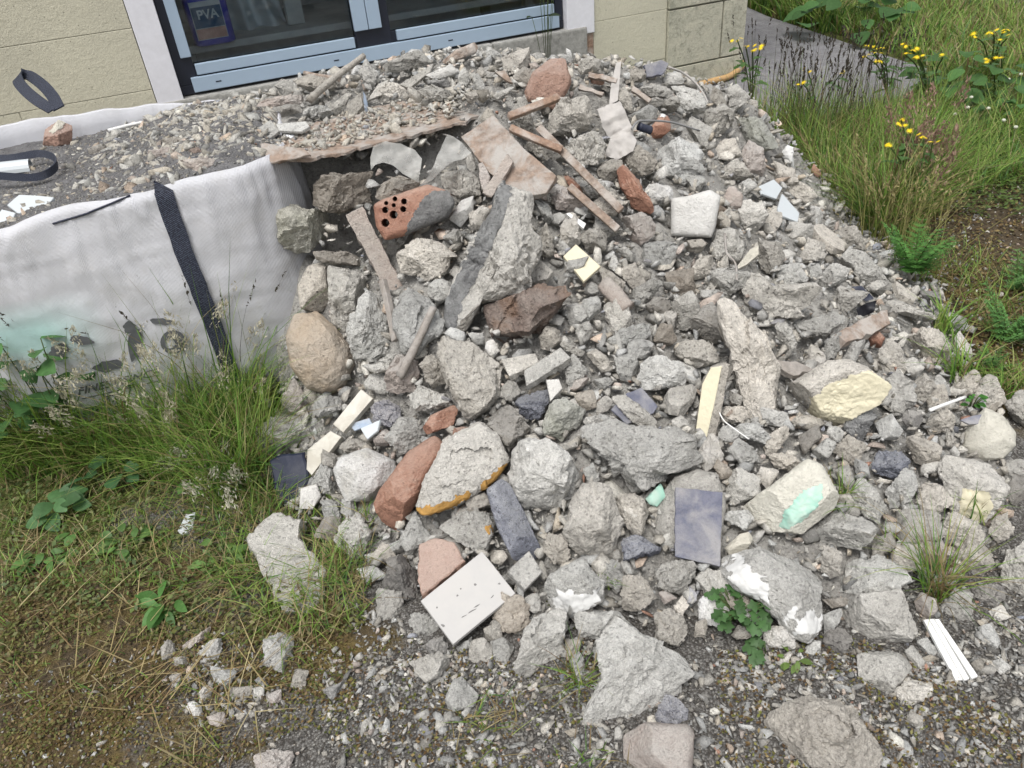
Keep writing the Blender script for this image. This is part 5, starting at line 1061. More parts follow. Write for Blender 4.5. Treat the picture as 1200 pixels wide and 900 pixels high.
# on the grit in the bag
o = Rk('beige brick lump with a cream corner on the bag grit', 'brick', '50,172 53,152 69,141 85,147 84,168 72,180 56,178', 'brickp', name='brick_lump', lift=.3, box=3.6, rough=.03, at=atz(68, 161, .825))
patch(o, '57,155 69,140 79,142 74,150 62,157', 'cream', 'plaster_patch', .002, 1)
Sl('large white ceramic shard on the bag grit by the rim', 'ceramic shard', '8,240 22,228 46,229 63,231 52,244 36,250 20,249', 'ceramic', name='ceramic_shard', th=.01, n=(0, -.25, 1), up=.02)
Sl('pointed white ceramic shard beside the large one', 'ceramic shard', '-10,262 2,245 18,249 14,258 4,268', 'ceramic', name='ceramic_shard', th=.01, n=(0, -.3, 1), up=.015)
hv = []; 
for k in range(9):
    a = math.pi*k/8
    for e, rr in ((-.07, .03), (.07, .03)): hv.append((e, rr*math.cos(a), rr*math.sin(a)))
for k in range(9):
    a = math.pi*k/8
    for e, rr in ((-.07, .025), (.07, .025)): hv.append((e, rr*math.cos(a), rr*math.sin(a)))
hf = [(2*k, 2*k+1, 2*k+3, 2*k+2) for k in range(8)]+[(18+2*k, 18+2*k+2, 18+2*k+3, 18+2*k+1) for k in range(8)]+[(2*k, 2*k+2, 18+2*k+2, 18+2*k) for k in range(8)]+[(2*k+1, 18+2*k+1, 18+2*k+3, 2*k+3) for k in range(8)]+[(0, 18, 19, 1), (16, 17, 35, 34)]
o = link('half_pipe', mesh('half_pipe', hv, hf, False), MATS['ceramic'], loc=hit(12, 203)+np.array([0, 0, .01])); o.rotation_euler = (0.1, .05, .25); tag(o, 'white half-round pipe piece lying inside the strap loop', 'pipe')
Rk('flat beige stone flake on the bag grit', 'concrete lump', '100,174 120,168 133,172 128,183 112,186 102,181', 'cb', lift=.3, d=.4)
Rk('pinkish chip beside the strap loop', 'concrete lump', '64,196 76,188 79,198 68,205', 'pink', lift=.3)
Rk('small beige chip inside the strap loop', 'concrete lump', '32,188 40,184 43,192 34,195', 'cb', lift=.3)
tag(stick('plastic_rod', '127,153 150,147 168,143', 3.5, 'whiteplastic', z=.838), 'thin white plastic rod on the bag grit', 'plastic rod')
Rk('long flat grey wood flake on the bag rubble', 'timber offcut', '175,165 215,160 235,165 228,172 190,172', 'cb', name='wood_flake', d=.3)
Rk('pinkish tile flake above the strap top', 'concrete lump', '168,178 195,172 212,180 200,190 178,190', 'pink', d=.3)
Rk('pale flake left of the strap top', 'concrete lump', '205,188 245,184 270,188 262,200 230,203 210,198', 'pink', d=.3)
Rk('russet glass-like lump on the bag rubble', 'brick', '218,176 232,172 240,180 228,184', 'rust', name='brick_chip', d=.5)
# ------------------------------------------------------------------ smaller pieces that fill the gaps between those above
CW, CHh = 400, 300
occ = np.zeros((CHh, CW), bool); yy, xx = np.mgrid[0:CHh, 0:CW]; fx_, fy_ = (xx*3+1.5).ravel(), (yy*3+1.5).ravel()
for P in OUTL: occ |= inpoly(P, fx_, fy_).reshape(CHh, CW)
REG = pts('292,118 350,84 440,66 560,50 660,62 760,64 850,88 900,140 935,190 960,250 1040,310 1110,370 1180,470 1200,560 1195,640 1180,740 1060,770 930,770 830,750 700,800 600,790 440,730 390,640 330,600 310,560 330,480 348,300 352,205 300,190')
reg = inpoly(REG, fx_, fy_).reshape(CHh, CW); occ |= ~reg
HOLLOW = [pts(q) for q in ('330,190 400,182 470,165 545,148 562,160 524,165 512,196 494,182 440,200 400,204 352,212', '672,100 700,96 724,106 712,122 692,130 676,118', '634,124 652,132 648,152 638,152', '386,255 404,260 410,290 398,290', '436,282 452,284 466,300 450,320 440,300')]
for P in HOLLOW: occ |= inpoly(P, fx_, fy_).reshape(CHh, CW)
frng = np.random.default_rng(55); nfill = 0
kinds = [('c', 'concrete_lump', 'grey concrete piece', 'concrete lump'), ('cl', 'concrete_lump', 'pale concrete piece', 'concrete lump'), ('cb', 'mortar_lump', 'beige mortar piece', 'mortar lump'), ('pink', 'brick_chip', 'pinkish brick piece', 'brick'), ('cd', 'stone', 'dark grey stone', 'stone'), ('cw', 'mortar_lump', 'whitish mortar piece', 'mortar lump')]
used_labels = set()
def erode_depth(o):
    dep = np.zeros(o.shape, int); f = ~o; k = 0
    while f.any() and k < 14:
        dep[f] += 1; g = f.copy(); g[1:] &= f[:-1]; g[:-1] &= f[1:]; g[:, 1:] &= f[:, :-1]; g[:, :-1] &= f[:, 1:]; f = g; k += 1
    return dep
for batch in range(90):
    if nfill >= 150: break
    dep = erode_depth(occ); mx = dep.max()
    if mx < 2: break
    cand = np.argwhere(dep >= max(2, mx-1)); frng.shuffle(cand); got = []
    for j, i in cand:
        if all((j-a)**2+(i-b)**2 > (2.2*mx)**2 for a, b in got):
            got.append((j, i))
            r = min(dep[j, i]*3*frng.uniform(.9, 1.75), 24); cx, cy = i*3+1.5+frng.uniform(-3, 3), j*3+1.5+frng.uniform(-3, 3)
            m = frng.integers(4, 7); an = np.sort(frng.uniform(0, 2*math.pi, m)+0); an = (np.arange(m)+frng.uniform(-.3, .3, m))*2*math.pi/m; el = frng.uniform(.45, 1.); ro = frng.uniform(0, math.pi)
            q = np.stack([np.cos(an)*frng.uniform(.75, 1.15, m), np.sin(an)*el*frng.uniform(.75, 1.15, m)], 1)*r*1.1; q = q @ np.array([[math.cos(ro), math.sin(ro)], [-math.sin(ro), math.cos(ro)]])+[cx, cy]
            k = frng.choice(6, p=[.46, .30, .09, .05, .06, .04]); mt, nm, lb_, ct = kinds[k]
            near = []
            for _, ph_ in sorted((float(np.hypot(*(hc-[cx, cy]))), ph_) for hc, ph_ in HERO):
                if ph_ not in near and len(ph_.split()) > 1: near.append(ph_)
                if len(near) > 3: break
            for e_ in (1, 2, 3):
                full = '%s between the %s and the %s' % (lb_, near[0], near[e_])
                if full not in used_labels and len(full.split()) <= 16: break
            used_labels.add(full); lb_ = full
            tag(rock(nm, q, mt, lift=frng.uniform(.0, .35), d=frng.uniform(.3, .85), facets=6, box=frng.uniform(2.8, 5.)), lb_, ct, 'small pieces between the large rubble')
            occ |= inpoly(q, fx_, fy_).reshape(CHh, CW); nfill += 1
            if nfill >= 150 or len(got) > 6: break
# ------------------------------------------------------------------ fragments past counting
def shard(r_, npt):
    bm = bmesh.new(); P = r_.normal(size=(npt, 3)); P /= np.linalg.norm(P, axis=1)[:, None]; P *= r_.uniform(.75, 1.05, (npt, 1)); P *= np.array([1.15, r_.uniform(.45, .95), r_.uniform(.22, .65)])
    for p in P: bm.verts.new(p)
    bmesh.ops.convex_hull(bm, input=bm.verts); bmesh.ops.triangulate(bm, faces=bm.faces)
    lo = [v for v in bm.verts if not v.link_faces]; bmesh.ops.delete(bm, geom=lo, context='VERTS'); bm.verts.ensure_lookup_table(); bm.verts.index_update()
    V = np.array([v.co[:] for v in bm.verts]); Fc = np.array([[v.index for v in f.verts] for f in bm.faces]); bm.free(); return V, Fc
def scatter(name, pos, size, sub, seed, mat, tint, label, k=28):
    r_ = np.random.default_rng(seed); n = len(pos); pick = r_.integers(0, k, n); Vs, Fs, Cs, o = [], [], [], 0
    q = r_.normal(size=(n, 4))*np.array([1, .5, .5, 1.4]); q /= np.linalg.norm(q, axis=1)[:, None]; w, x, y, z = q.T
    Rm = np.stack([np.stack([1-2*(y*y+z*z), 2*(x*y-z*w), 2*(x*z+y*w)], -1), np.stack([2*(x*y+z*w), 1-2*(x*x+z*z), 2*(y*z-x*w)], -1), np.stack([2*(x*z-y*w), 2*(y*z+x*w), 1-2*(x*x+y*y)], -1)], 1)
    for i in range(k):
        V0, F0 = shard(r_, 11 if sub else 8); m = pick == i; c = m.sum()
        if not c: continue
        V = np.einsum('nij,vj->nvi', Rm[m], V0)*size[m][:, None, None]+pos[m][:, None]; nv = len(V0)
        Vs.append(V.reshape(-1, 3)); Fs.append((F0[None]+(np.arange(c)*nv)[:, None, None]).reshape(-1, 3)+o); Cs.append(np.repeat(tint[m], nv, axis=0)); o += c*nv
    return tag(link(name, mesh(name, np.vstack(Vs), np.vstack(Fs), False, np.vstack(Cs)), MATS[mat]), label, kind='stuff')
def greys(n, r_, lo=.6, hi=1.25):
    g = r_.uniform(lo, hi, n)[:, None]*np.array([1, 1, 1.])*(1+np.outer(r_.uniform(-1, 1, n), [.04, .0, -.06])); u = r_.random(n)
    g[u < .06] *= (1.06, .92, .85); g[(u > .07) & (u < .13)] *= (1.04, .98, .90); g[(u > .13) & (u < .18)] *= .6; g[(u > .19) & (u < .215)] = (1.45, 1.45, 1.42); g[(u > .225) & (u < .24)] *= (.66, .69, .80); g[(u > .25) & (u < .256)] = (.85, .52, .42); return g
def heap_points(n, seed, polyset=None):
    """where lines of sight spread over the heap meet it, with depth"""
    r_ = np.random.default_rng(seed); out = []
    while len(out) < n:
        x = r_.uniform(-1.0, 1.75, 6*n); y = r_.uniform(1.0, 3.75, 6*n); z = heap(x, y); ok = (z > .025+.02*r_.random(len(x))) & ~in_bag(x, y, 1.12) & (r_.random(len(x)) < np.clip(1.6/np.hypot(x, y), 0, 1))
        S_ = np.stack([x, y, z], 1)[ok]; u_, v_ = project(S_); hid = np.zeros(len(S_), bool)
        for Q_ in HOLLOW: hid |= inpoly(Q_, u_, v_)
        out += list(S_[~hid])
    return np.array(out[:n])
r9 = np.random.default_rng(91)
P = heap_points(6000, 1); sz = np.clip(r9.lognormal(math.log(.017), .5, len(P)), .008, .05); P[:, 2] += r9.uniform(-.034, .002, len(P)); scatter('rubble_fragments', P, sz, 1, 11, 'frag', greys(len(P), r9, .72, 1.3), 'loose grey mortar fragments filling the gaps of the heap')
P = heap_points(9000, 2); sz = np.clip(r9.lognormal(math.log(.0062), .38, len(P)), .003, .013); P[:, 2] += r9.uniform(-.045, -.01, len(P)); scatter('mortar_crumbs', P, sz, 0, 12, 'frag', greys(len(P), r9), 'fine mortar crumbs lying over the heap')
def pix_points(poly, n, seed, zf):
    P = pts(poly); r_ = np.random.default_rng(seed); out = []
    while len(out) < n:
        q = np.stack([r_.uniform(P[:, 0].min(), P[:, 0].max(), 3*n), r_.uniform(P[:, 1].min(), P[:, 1].max(), 3*n)], 1); q = q[inpoly(P, q[:, 0], q[:, 1])]
        out += list(q)
    q = np.array(out[:n]); return zf(q[:, 0], q[:, 1])
bp = np.array(bd.location); bn = norm((0, -.01, 1))
def on_board(a, b):
    d = ray(a, b); return CAM+d*(((bp-CAM) @ bn)/(d @ bn))[:, None]+bn*.004
def on_crest(a, b):
    p = on_board(a, b); p[:, 2] = np.maximum(p[:, 2], heap(p[:, 0], p[:, 1])-.012); return p
P = pix_points('312,180 345,180 405,171 475,152 545,135 572,124 566,112 500,114 420,128 330,158', 900, 5, on_crest); sz = np.clip(r9.lognormal(math.log(.0085), .65, len(P)), .003, .034)
scatter('board_debris', P, sz, 1, 13, 'frag', greys(len(P), r9, .8, 1.08)*np.array([1.02, 1, .96]), 'crumbled mortar debris strewn over the long brown board')
# crest rubble and the grit in the bag
x = r9.uniform(-1.65, -.65, 22000); y = r9.uniform(2.0, 3.25, 22000); k = in_bag(x, y, .97); x, y = x[k], y[k]; lx_ = (x-BC[0])*math.cos(BROT)+(y-BC[1])*math.sin(BROT); pr = np.clip(.10+.9*np.clip((lx_+.18)/.35, 0, 1), 0, 1)
z = fill_z(x, y); big = (r9.random(len(x)) < .13*pr); sz = np.where(big, np.clip(r9.lognormal(math.log(.012), .55, len(x)), .005, .04), np.clip(r9.lognormal(math.log(.0042), .35, len(x)), .002, .009))
tn = np.where(big[:, None], greys(len(x), r9, .75, 1.1)*np.array([1.01, 1, .97]), greys(len(x), r9, .35, .75)); P = np.stack([x, y, z], 1)
scatter('bag_grit', P[~big], sz[~big], 0, 14, 'frag', tn[~big], 'coarse dark grit inside the bulk bag'); scatter('bag_rubble', P[big], sz[big], 1, 15, 'frag', tn[big], 'small mortar flakes spread over the bag grit')
# gravel and stones on the ground in front and at the sides
def zg_(a, b):
    p = atz(a, b, 0); p[:, 2] = gsurf(p[:, 0], p[:, 1])-.001; return p
gv = []
for poly, n, lo, sg in (('380,760 600,800 700,790 900,760 1060,770 1200,720 1200,900 380,900', 3600, .0052, .68), ('0,800 150,760 380,750 420,900 0,900', 800, .0040, .5), ('960,700 1200,640 1200,800 1000,790', 1200, .005, .5), ('1080,220 1200,190 1200,480 1140,420 1060,330', 900, .0065, .45), ('180,740 350,740 400,790 380,840 200,840', 170, .006, .4), ('400,690 520,760 640,780 600,820 430,800', 700, .006, .5), ('225,775 300,785 330,830 260,850 215,830', 110, .0105, .4), ('600,740 640,700 700,730 690,800 620,810', 260, .008, .45), ('820,740 1000,760 1100,780 1100,850 1000,820 850,800', 300, .007, .5)):
    P = pix_points(poly, n, 30+n, zg_); gv.append((P, np.clip(r9.lognormal(math.log(lo), sg, len(P)), .0015, .026)))
P = np.vstack([a for a, b in gv]); sz = np.concatenate([b for a, b in gv]); bg_ = sz > .0075
scatter('gravel', P[~bg_], sz[~bg_], 0, 16, 'frag', greys((~bg_).sum(), r9, .35, 1.05), 'loose grey gravel on the yard'); scatter('loose_chips', P[bg_], sz[bg_], 1, 17, 'frag', greys(bg_.sum(), r9, .5, 1.2), 'loose pale stone chips on the yard')
# ------------------------------------------------------------------ plants
def leafmat(name, gloss=.5, trans=.35):
    s = NT(name); v = s.coords('Object', rnd=False); at = s.n('ShaderNodeAttribute', attribute_name='tint'); n = s.noise(v, 60, 5, .6)
    c = s.mix(1., at.outputs['Color'], s.ramp(n, [(.25, .75), (.75, 1.2)]), 'MULTIPLY'); s.l(c, s.b.inputs['Base Color'])
    s.setp(Roughness=gloss, Specular_IOR_Level=.3); tl = s.n('ShaderNodeBsdfTranslucent'); s.l(c, tl.inputs[0]); mx = s.n('ShaderNodeMixShader'); mx.inputs[0].default_value = trans
    s.l(s.b.outputs[0], mx.inputs[1]); s.l(tl.outputs[0], mx.inputs[2]); s.l(mx.outputs[0], s.out.inputs[0]); MATS[name] = s.m
leafmat('leaf'); leafmat('dry', .8, .2)
GREEN = np.array([(.13, .25, .04), (.17, .29, .05), (.23, .32, .07), (.08, .17, .04), (.28, .33, .10)])
DRYC = np.array([(.30, .24, .12), (.24, .19, .09), (.34, .29, .16), (.20, .14, .07)])
def pickc(n, r, dry=.15, gr=GREEN, dr=DRYC):
    c = gr[r.integers(0, len(gr), n)]*r.uniform(.8, 1.25, n)[:, None]; d = r.random(n) < dry; c[d] = dr[r.integers(0, len(dr), d.sum())]*r.uniform(.8, 1.2, d.sum())[:, None]; return c
def blades_vf(root, h, w, az, lean, bend, col, seg=4, tipcol=None):
    n = len(root); t = np.linspace(0, 1, seg+1); dirv = np.stack([np.cos(az), np.sin(az), 0*az], 1); r_ = np.random.default_rng(n+7)
    sa = az+math.pi/2+r_.uniform(-.7, .7, n); side = np.stack([np.cos(sa), np.sin(sa), 0*sa], 1)
    out = h[:, None]*(lean[:, None]*t+bend[:, None]*t**2); up = h[:, None]*np.sqrt(np.clip(1-np.minimum(lean, .9)**2, .1, 1))[:, None]*(t-.42*bend[:, None]*t**2.2)
    up = np.maximum(up, .002); C_ = root[:, None]+dirv[:, None]*out[..., None]+np.array([0, 0, 1.])*up[..., None]
    ww = w[:, None]*(1-t**1.6)*.5+.0001; V = np.stack([C_-side[:, None]*ww[..., None], C_+side[:, None]*ww[..., None]], 2).reshape(-1, 3)
    m = (seg+1)*2; b = (np.arange(n)*m)[:, None, None]; q = np.array([(2*k, 2*k+1, 2*k+3, 2*k+2) for k in range(seg)])[None]; Fa = (q+b).reshape(-1, 4)
    cc = np.repeat(col, m, axis=0); return V, Fa, cc, C_[:, -1], C_[:, -2]
def join(parts):
    V, Fa, C_ = [], [], []; o = 0
    for v, f, c in parts:
        V.append(v); Fa.append(f+o); C_.append(c); o += len(v)
    return np.vstack(V), np.vstack(Fa), np.vstack(C_)
def gpix(poly, n, seed): return pix_points(poly, n, seed, zg_)
def grass(name, label, sets, seed):
    r = np.random.default_rng(seed); parts = []
    for poly, n, h0, h1, w, lean, bend, dry in sets:
        R_ = gpix(poly, n, seed+len(parts)); cl = np.clip(1+.55*fbm(R_*4.5+seed, 2), .45, 1.6); h = r.uniform(h0, h1, n)*cl; 
        v, f, c, _, _ = blades_vf(R_, h, np.full(n, w)*r.uniform(.6, 1.3, n), r.uniform(0, 2*math.pi, n), r.uniform(0, lean, n), r.uniform(.05, bend, n), pickc(n, r, dry)); parts.append((v, f, c))
    V, Fa, C_ = join(parts); return tag(link(name, mesh(name, V, Fa, True, C_), MATS['leaf']), label, kind='stuff')
grass('grass', 'tall green grass growing against the front of the bulk bag', [('0,480 120,482 280,450 345,455 345,480 310,500 335,545 300,590 150,560 0,565', 3400, .13, .38, .0048, .35, .9, .14), ('190,480 300,450 330,470 300,590 250,600 210,540', 1000, .12, .36, .0045, .3, .8, .2), ('0,490 140,490 140,560 0,560', 900, .12, .36, .005, .4, 1., .08)], 201)
grass('grass', 'short mossy grass sward in front of the bag', [('0,560 300,560 400,610 440,690 390,720 300,690 200,690 0,690', 2500, .02, .075, .003, .8, 1.1, .5), ('240,560 330,540 440,640 440,720 340,760 260,690', 800, .05, .13, .0034, .7, 1.1, .3), ('0,680 330,680 400,780 250,840 0,830', 900, .012, .045, .0025, .9, 1., .7)], 202)
grass('grass', 'lush tall grass behind the far edge of the heap', [('858,168 938,205 965,250 1000,262 1025,292 1060,280 1095,250 1095,225 1090,180 1040,165 960,170 900,165', 4200, .18, .44, .0062, .38, .9, .27), ('850,140 900,140 1000,150 1060,130 1090,110 1100,170 960,190 900,170', 1000, .2, .42, .005, .3, .7, .2), ('1000,260 1100,200 1110,250 1040,290', 600, .15, .34, .006, .35, .9, .5)], 203)
grass('grass', 'rough grass verge beyond the concrete path', [('890,4 960,0 1090,2 1210,26 1210,110 1110,100 1088,80 1000,48', 5200, .10, .30, .012, .45, .9, .25), ('1010,0 1210,0 1210,60 1080,50', 1600, .1, .22, .012, .5, .9, .55), ('868,0 900,0 990,38 960,40 880,12', 1200, .2, .45, .014, .4, .9, .08)], 204)
grass('grass', 'low grass and clover on the right-hand bank', [('1090,95 1210,85 1210,215 1130,230 1095,190', 2600, .08, .26, .006, .6, 1., .12), ('1060,330 1140,380 1210,440 1210,330 1130,290', 500, .04, .14, .004, .6, 1., .35), ('1150,430 1210,440 1210,480 1160,470', 200, .04, .12, .004, .6, 1., .35)], 205)
grass('grass', 'long arching grass blades standing before the printed bag front', [('0,500 120,500 300,465 325,490 300,540 0,560', 420, .34, .68, .0055, .28, .75, .12), ('0,500 140,495 140,550 0,560', 260, .3, .6, .006, .3, .8, .06)], 206)
# moss and tiny leaves hugging the soil
def specks(name, label, sets, seed):
    r = np.random.default_rng(seed); parts = []
    for poly, n, s0, s1, cols, lift in sets:
        R_ = gpix(poly, n, seed+len(parts)); keep = fbm(R_*6+seed, 2)+r.uniform(-.25, .55, n) > -.05; R_ = R_[keep]; n2 = len(R_); s_ = r.uniform(s0, s1, n2)
        az = r.uniform(0, 2*math.pi, n2); tl = r.uniform(-.6, .6, n2); a = np.stack([np.cos(az), np.sin(az), tl], 1)*s_[:, None]; b = np.stack([-np.sin(az), np.cos(az), r.uniform(-.6, .6, n2)], 1)*s_[:, None]*.6
        R_ = R_+np.array([0, 0, 1.])*(r.uniform(.0, lift, n2))[:, None]; V = np.stack([R_-a, R_-b, R_+a, R_+b], 1).reshape(-1, 3); Fa = np.arange(4*n2).reshape(-1, 4); cc = np.array(cols)[r.integers(0, len(cols), n2)]*r.uniform(.7, 1.3, n2)[:, None]; parts.append((V, Fa, np.repeat(cc, 4, axis=0)))
    V, Fa, C_ = join(parts); return tag(link(name, mesh(name, V, Fa, False, C_), MATS['leaf']), label, kind='stuff')
OL = [(.10, .12, .03), (.14, .15, .045), (.17, .16, .06), (.08, .11, .03), (.20, .17, .08)]; BRN = [(.17, .115, .05), (.12, .075, .035), (.24, .18, .075), (.20, .19, .06), (.10, .065, .035)]
specks('moss', 'green moss and tiny leaves creeping over the soil by the bag', [('0,545 320,560 430,640 430,740 330,760 200,750 0,780', 6000, .003, .0085, OL, .018), ('0,540 320,550 420,630 400,720 200,730 0,700', 2600, .004, .011, [(.10, .16, .045), (.14, .19, .06), (.09, .13, .045), (.18, .19, .08)], .03), ('0,690 180,690 400,690 420,830 250,900 0,900', 11000, .002, .006, BRN+OL[:2], .008)], 211)
specks('moss', 'brown moss and dead leaves on the bank', [('1050,240 1210,150 1210,480 1150,440 1080,330', 6000, .004, .011, BRN, .015), ('1100,120 1210,110 1210,260 1110,250', 3500, .006, .014, [(.09, .14, .035), (.12, .17, .045), (.07, .11, .03)], .06)], 212)
specks('moss', 'patches of reddish moss and weed on the gravel', [('840,760 1000,740 1110,800 1200,850 1200,900 840,900', 2600, .002, .006, BRN+[(.16, .17, .04)], .008), ('380,720 520,760 700,800 690,900 420,900 330,820', 2200, .002, .006, BRN+OL[:2], .007), ('640,640 720,660 700,790 640,800', 400, .003, .006, BRN+OL[:2], .01)], 213)
# straw lying about
r = np.random.default_rng(8); R_ = np.vstack([gpix('0,500 130,500 330,560 430,640 430,760 300,780 0,800', 90, 71), gpix('0,505 130,505 120,560 0,560', 220, 72), gpix('60,780 330,770 300,860 150,860', 60, 73)]); n = len(R_)
v, f, c, _, _ = blades_vf(R_+np.array([0, 0, .006]), r.uniform(.08, .22, n), np.full(n, .0028), r.normal(.5, 1.0, n), r.uniform(.85, .99, n), r.uniform(.0, .25, n), DRYC[r.integers(0, 4, n)]*r.uniform(.9, 1.35, n)[:, None])
tag(link('straw', mesh('straw', v, f, True, c), MATS['dry']), 'dead straw-coloured grass stalks lying on the sward', kind='stuff')
# flowering grass stems with seed heads
def panicles(tip, below, r, k=26, L=.07, spread=.012, col=(.36, .33, .22), size=.0035):
    n = len(tip); ax = tip-below; ax /= np.linalg.norm(ax, axis=1)[:, None]; t = r.uniform(-1, .25, (n, k)); P = tip[:, None]+ax[:, None]*(t*L)[..., None]+r.normal(size=(n, k, 3))*spread*(1-.6*(t[..., None]+1))
    P = P.reshape(-1, 3); m = len(P); a = r.normal(size=(m, 3)); a /= np.linalg.norm(a, axis=1)[:, None]; a = a+np.repeat(ax, k, axis=0)*1.2; a *= size; b = np.cross(a, r.normal(size=(m, 3))); b = b/np.linalg.norm(b, axis=1)[:, None]*size*.5
    V = np.stack([P-a, P-b, P+a, P+b], 1).reshape(-1, 3); return V, np.arange(4*m).reshape(-1, 4), np.repeat(np.array(col)*r.uniform(.7, 1.3, m)[:, None], 4, axis=0)
def stems(name, label, poly, n, h0, h1, seed, w=.0022, col=(.14, .17, .06), pan=None, lean=.25, bend=.25, mat='leaf'):
    r = np.random.default_rng(seed); R_ = gpix(poly, n, seed); v, f, c, tip, bel = blades_vf(R_, r.uniform(h0, h1, n), np.full(n, w), r.uniform(0, 2*math.pi, n), r.uniform(.02, lean, n), r.uniform(.02, bend, n), np.array(col)*r.uniform(.8, 1.2, n)[:, None], seg=6)
    parts = [(v, f, c)]
    v2, f2, c2, _, _ = blades_vf(R_, r.uniform(h0, h1, n), np.full(n, w), r.uniform(0, 2*math.pi, n), r.uniform(.02, lean, n), r.uniform(.02, bend, n), np.array(col)*r.uniform(.8, 1.2, n)[:, None], seg=2)
    if pan: parts.append(panicles(tip, bel, r, **pan))
    V, Fa, C_ = join(parts); return tag(link(name, mesh(name, V, Fa, True, C_), MATS[mat]), label, kind='stuff')
stems('flowering_grass', 'pale feathery seed heads rising from grass before the bag', '0,485 120,490 300,455 325,500 280,560 0,555', 140, .24, .56, 301, pan=dict(k=60, L=.06, spread=.014, col=(.48, .45, .34), size=.0046))
stems('flowering_grass', 'thin dark grass stalks arching across the bag front', '60,480 300,460 320,485 60,520', 44, .42, .72, 302, w=.0026, col=(.07, .065, .05), pan=dict(k=16, L=.10, spread=.002, col=(.08, .07, .05), size=.005), lean=.35, bend=.5)
stems('flowering_grass', 'tall thin stalks at the bag corner by the cropped edge', '-20,520 40,500 60,540 -10,560', 12, .5, .72, 303, w=.0022, col=(.15, .15, .08), pan=dict(k=40, L=.07, spread=.014, col=(.34, .31, .2)), lean=.15)
stems('flowering_grass', 'pale seed heads nodding low in the grass beside the heap', '190,560 300,520 330,560 260,640', 16, .10, .2, 304, pan=dict(k=80, L=.05, spread=.017, col=(.52, .50, .40), size=.0045), lean=.4)
stems('plantain_stalks', 'dark upright plantain stalks in front of the concrete path', '846,132 935,150 1020,150 1060,140 1000,190 940,195', 220, .36, .66, 305, w=.0042, col=(.10, .095, .05), pan=dict(k=9, L=.05, spread=.0015, col=(.055, .045, .035), size=.007), lean=.16, bend=.12)
stems('flowering_grass', 'pinkish dry seed spikes in the grass by the ragwort', '1040,230 1110,190 1100,280 1050,290', 22, .28, .5, 306, w=.005, col=(.22, .17, .09), pan=dict(k=80, L=.11, spread=.024, col=(.30, .20, .15), size=.008), lean=.2)
stems('flowering_grass', 'yellowish stalks leaning over the near grass edge', '980,270 1100,320 1080,340 1000,290', 90, .24, .5, 307, w=.004, col=(.26, .25, .09), pan=dict(k=10, L=.06, spread=.004, col=(.3, .26, .12), size=.006), lean=.5)
# tufts growing on and around the rubble
def tuft(px, py, n, h, spread, label, dry=.25, w=.0035, seed=0, z=None, group=None, lean=.55):
    r = np.random.default_rng(900+seed+int(px)); p0 = hit(px, py); R_ = np.zeros((n, 3)); R_[:, :2] = r.normal(0, spread, (n, 2)); R_[:, 2] = heap(R_[:, 0]+p0[0], R_[:, 1]+p0[1])-p0[2]-.015; R_[:, 2] = np.clip(R_[:, 2], -.08, .04)
    o = empty('grass_tuft', p0, label, 'grass tuft', group); g = pickc(n, r, dry)
    d = g[:, 0] > g[:, 1]*.98; mk = lambda k: blades_vf(R_[k], r.uniform(.45, 1.1, k.sum())*h, np.full(k.sum(), w), r.uniform(0, 2*math.pi, k.sum()), r.uniform(.05, lean, k.sum()), r.uniform(.1, .9, k.sum()), g[k])[:3]
    for nm, k in (('green_blades', ~d), ('dry_blades', d)):
        if k.sum(): v, f, c = mk(k); link(nm, mesh(nm, v, f, True, c), MATS['leaf'], parent=o)['kind'] = 'stuff'
    return o
tuft(985, 585, 60, .12, .02, 'green and straw grass tuft beside the aqua-patched plaster block')
tuft(1098, 690, 110, .24, .018, 'tall yellowing grass tuft rooted above the white fluted strips', .45)
tuft(1150, 600, 30, .12, .02, 'small bright grass tuft on the faded cream painted block', .2)
tuft(1105, 385, 55, .17, .02, 'upright broad-bladed grass clump at the heap edge', .05, .007, lean=.3)
tuft(1128, 440, 90, .18, .03, 'dense green grass clump below the upright broad-bladed one', .1, .006, lean=.4)
tuft(1185, 450, 70, .10, .04, 'bright grass clump behind the cream rounded boulder', .1, .006)
tuft(678, 795, 75, .11, .015, 'grass tuft between the floor tile lump and the triangular boulder', .35)
tuft(570, 850, 70, .08, .03, 'flattened yellow-green tuft on the gravel below the pyramid stone', .55, lean=.9)
tuft(400, 655, 90, .09, .03, 'grass tuft right of the slab lying in grass', .35)
tuft(420, 612, 60, .09, .025, 'wispy grass tuft below the white limestone boulder', .4)
tuft(310, 590, 80, .15, .03, 'tall bright grass tuft left of the navy plastic', .2)
tuft(240, 875, 40, .10, .03, 'fallen straw-coloured tuft at the front edge of the moss', .8, lean=.95)
tuft(690, 890, 40, .06, .03, 'low sparse tuft beside the beige brick', .5, lean=.9)
tuft(712, 680, 30, .05, .012, 'small green tuft under the upright pale block', .1)
tuft(1040, 640, 26, .10, .012, 'thin grass wisp beside the square pale slab', .4)
tuft(350, 770, 40, .08, .025, 'dry grass tuft beside the angular pale stone on moss', .6)
tuft(285, 470, 60, .24, .02, 'tall bright green grass clump at the foot of the bag strap', .05, .006, lean=.35)
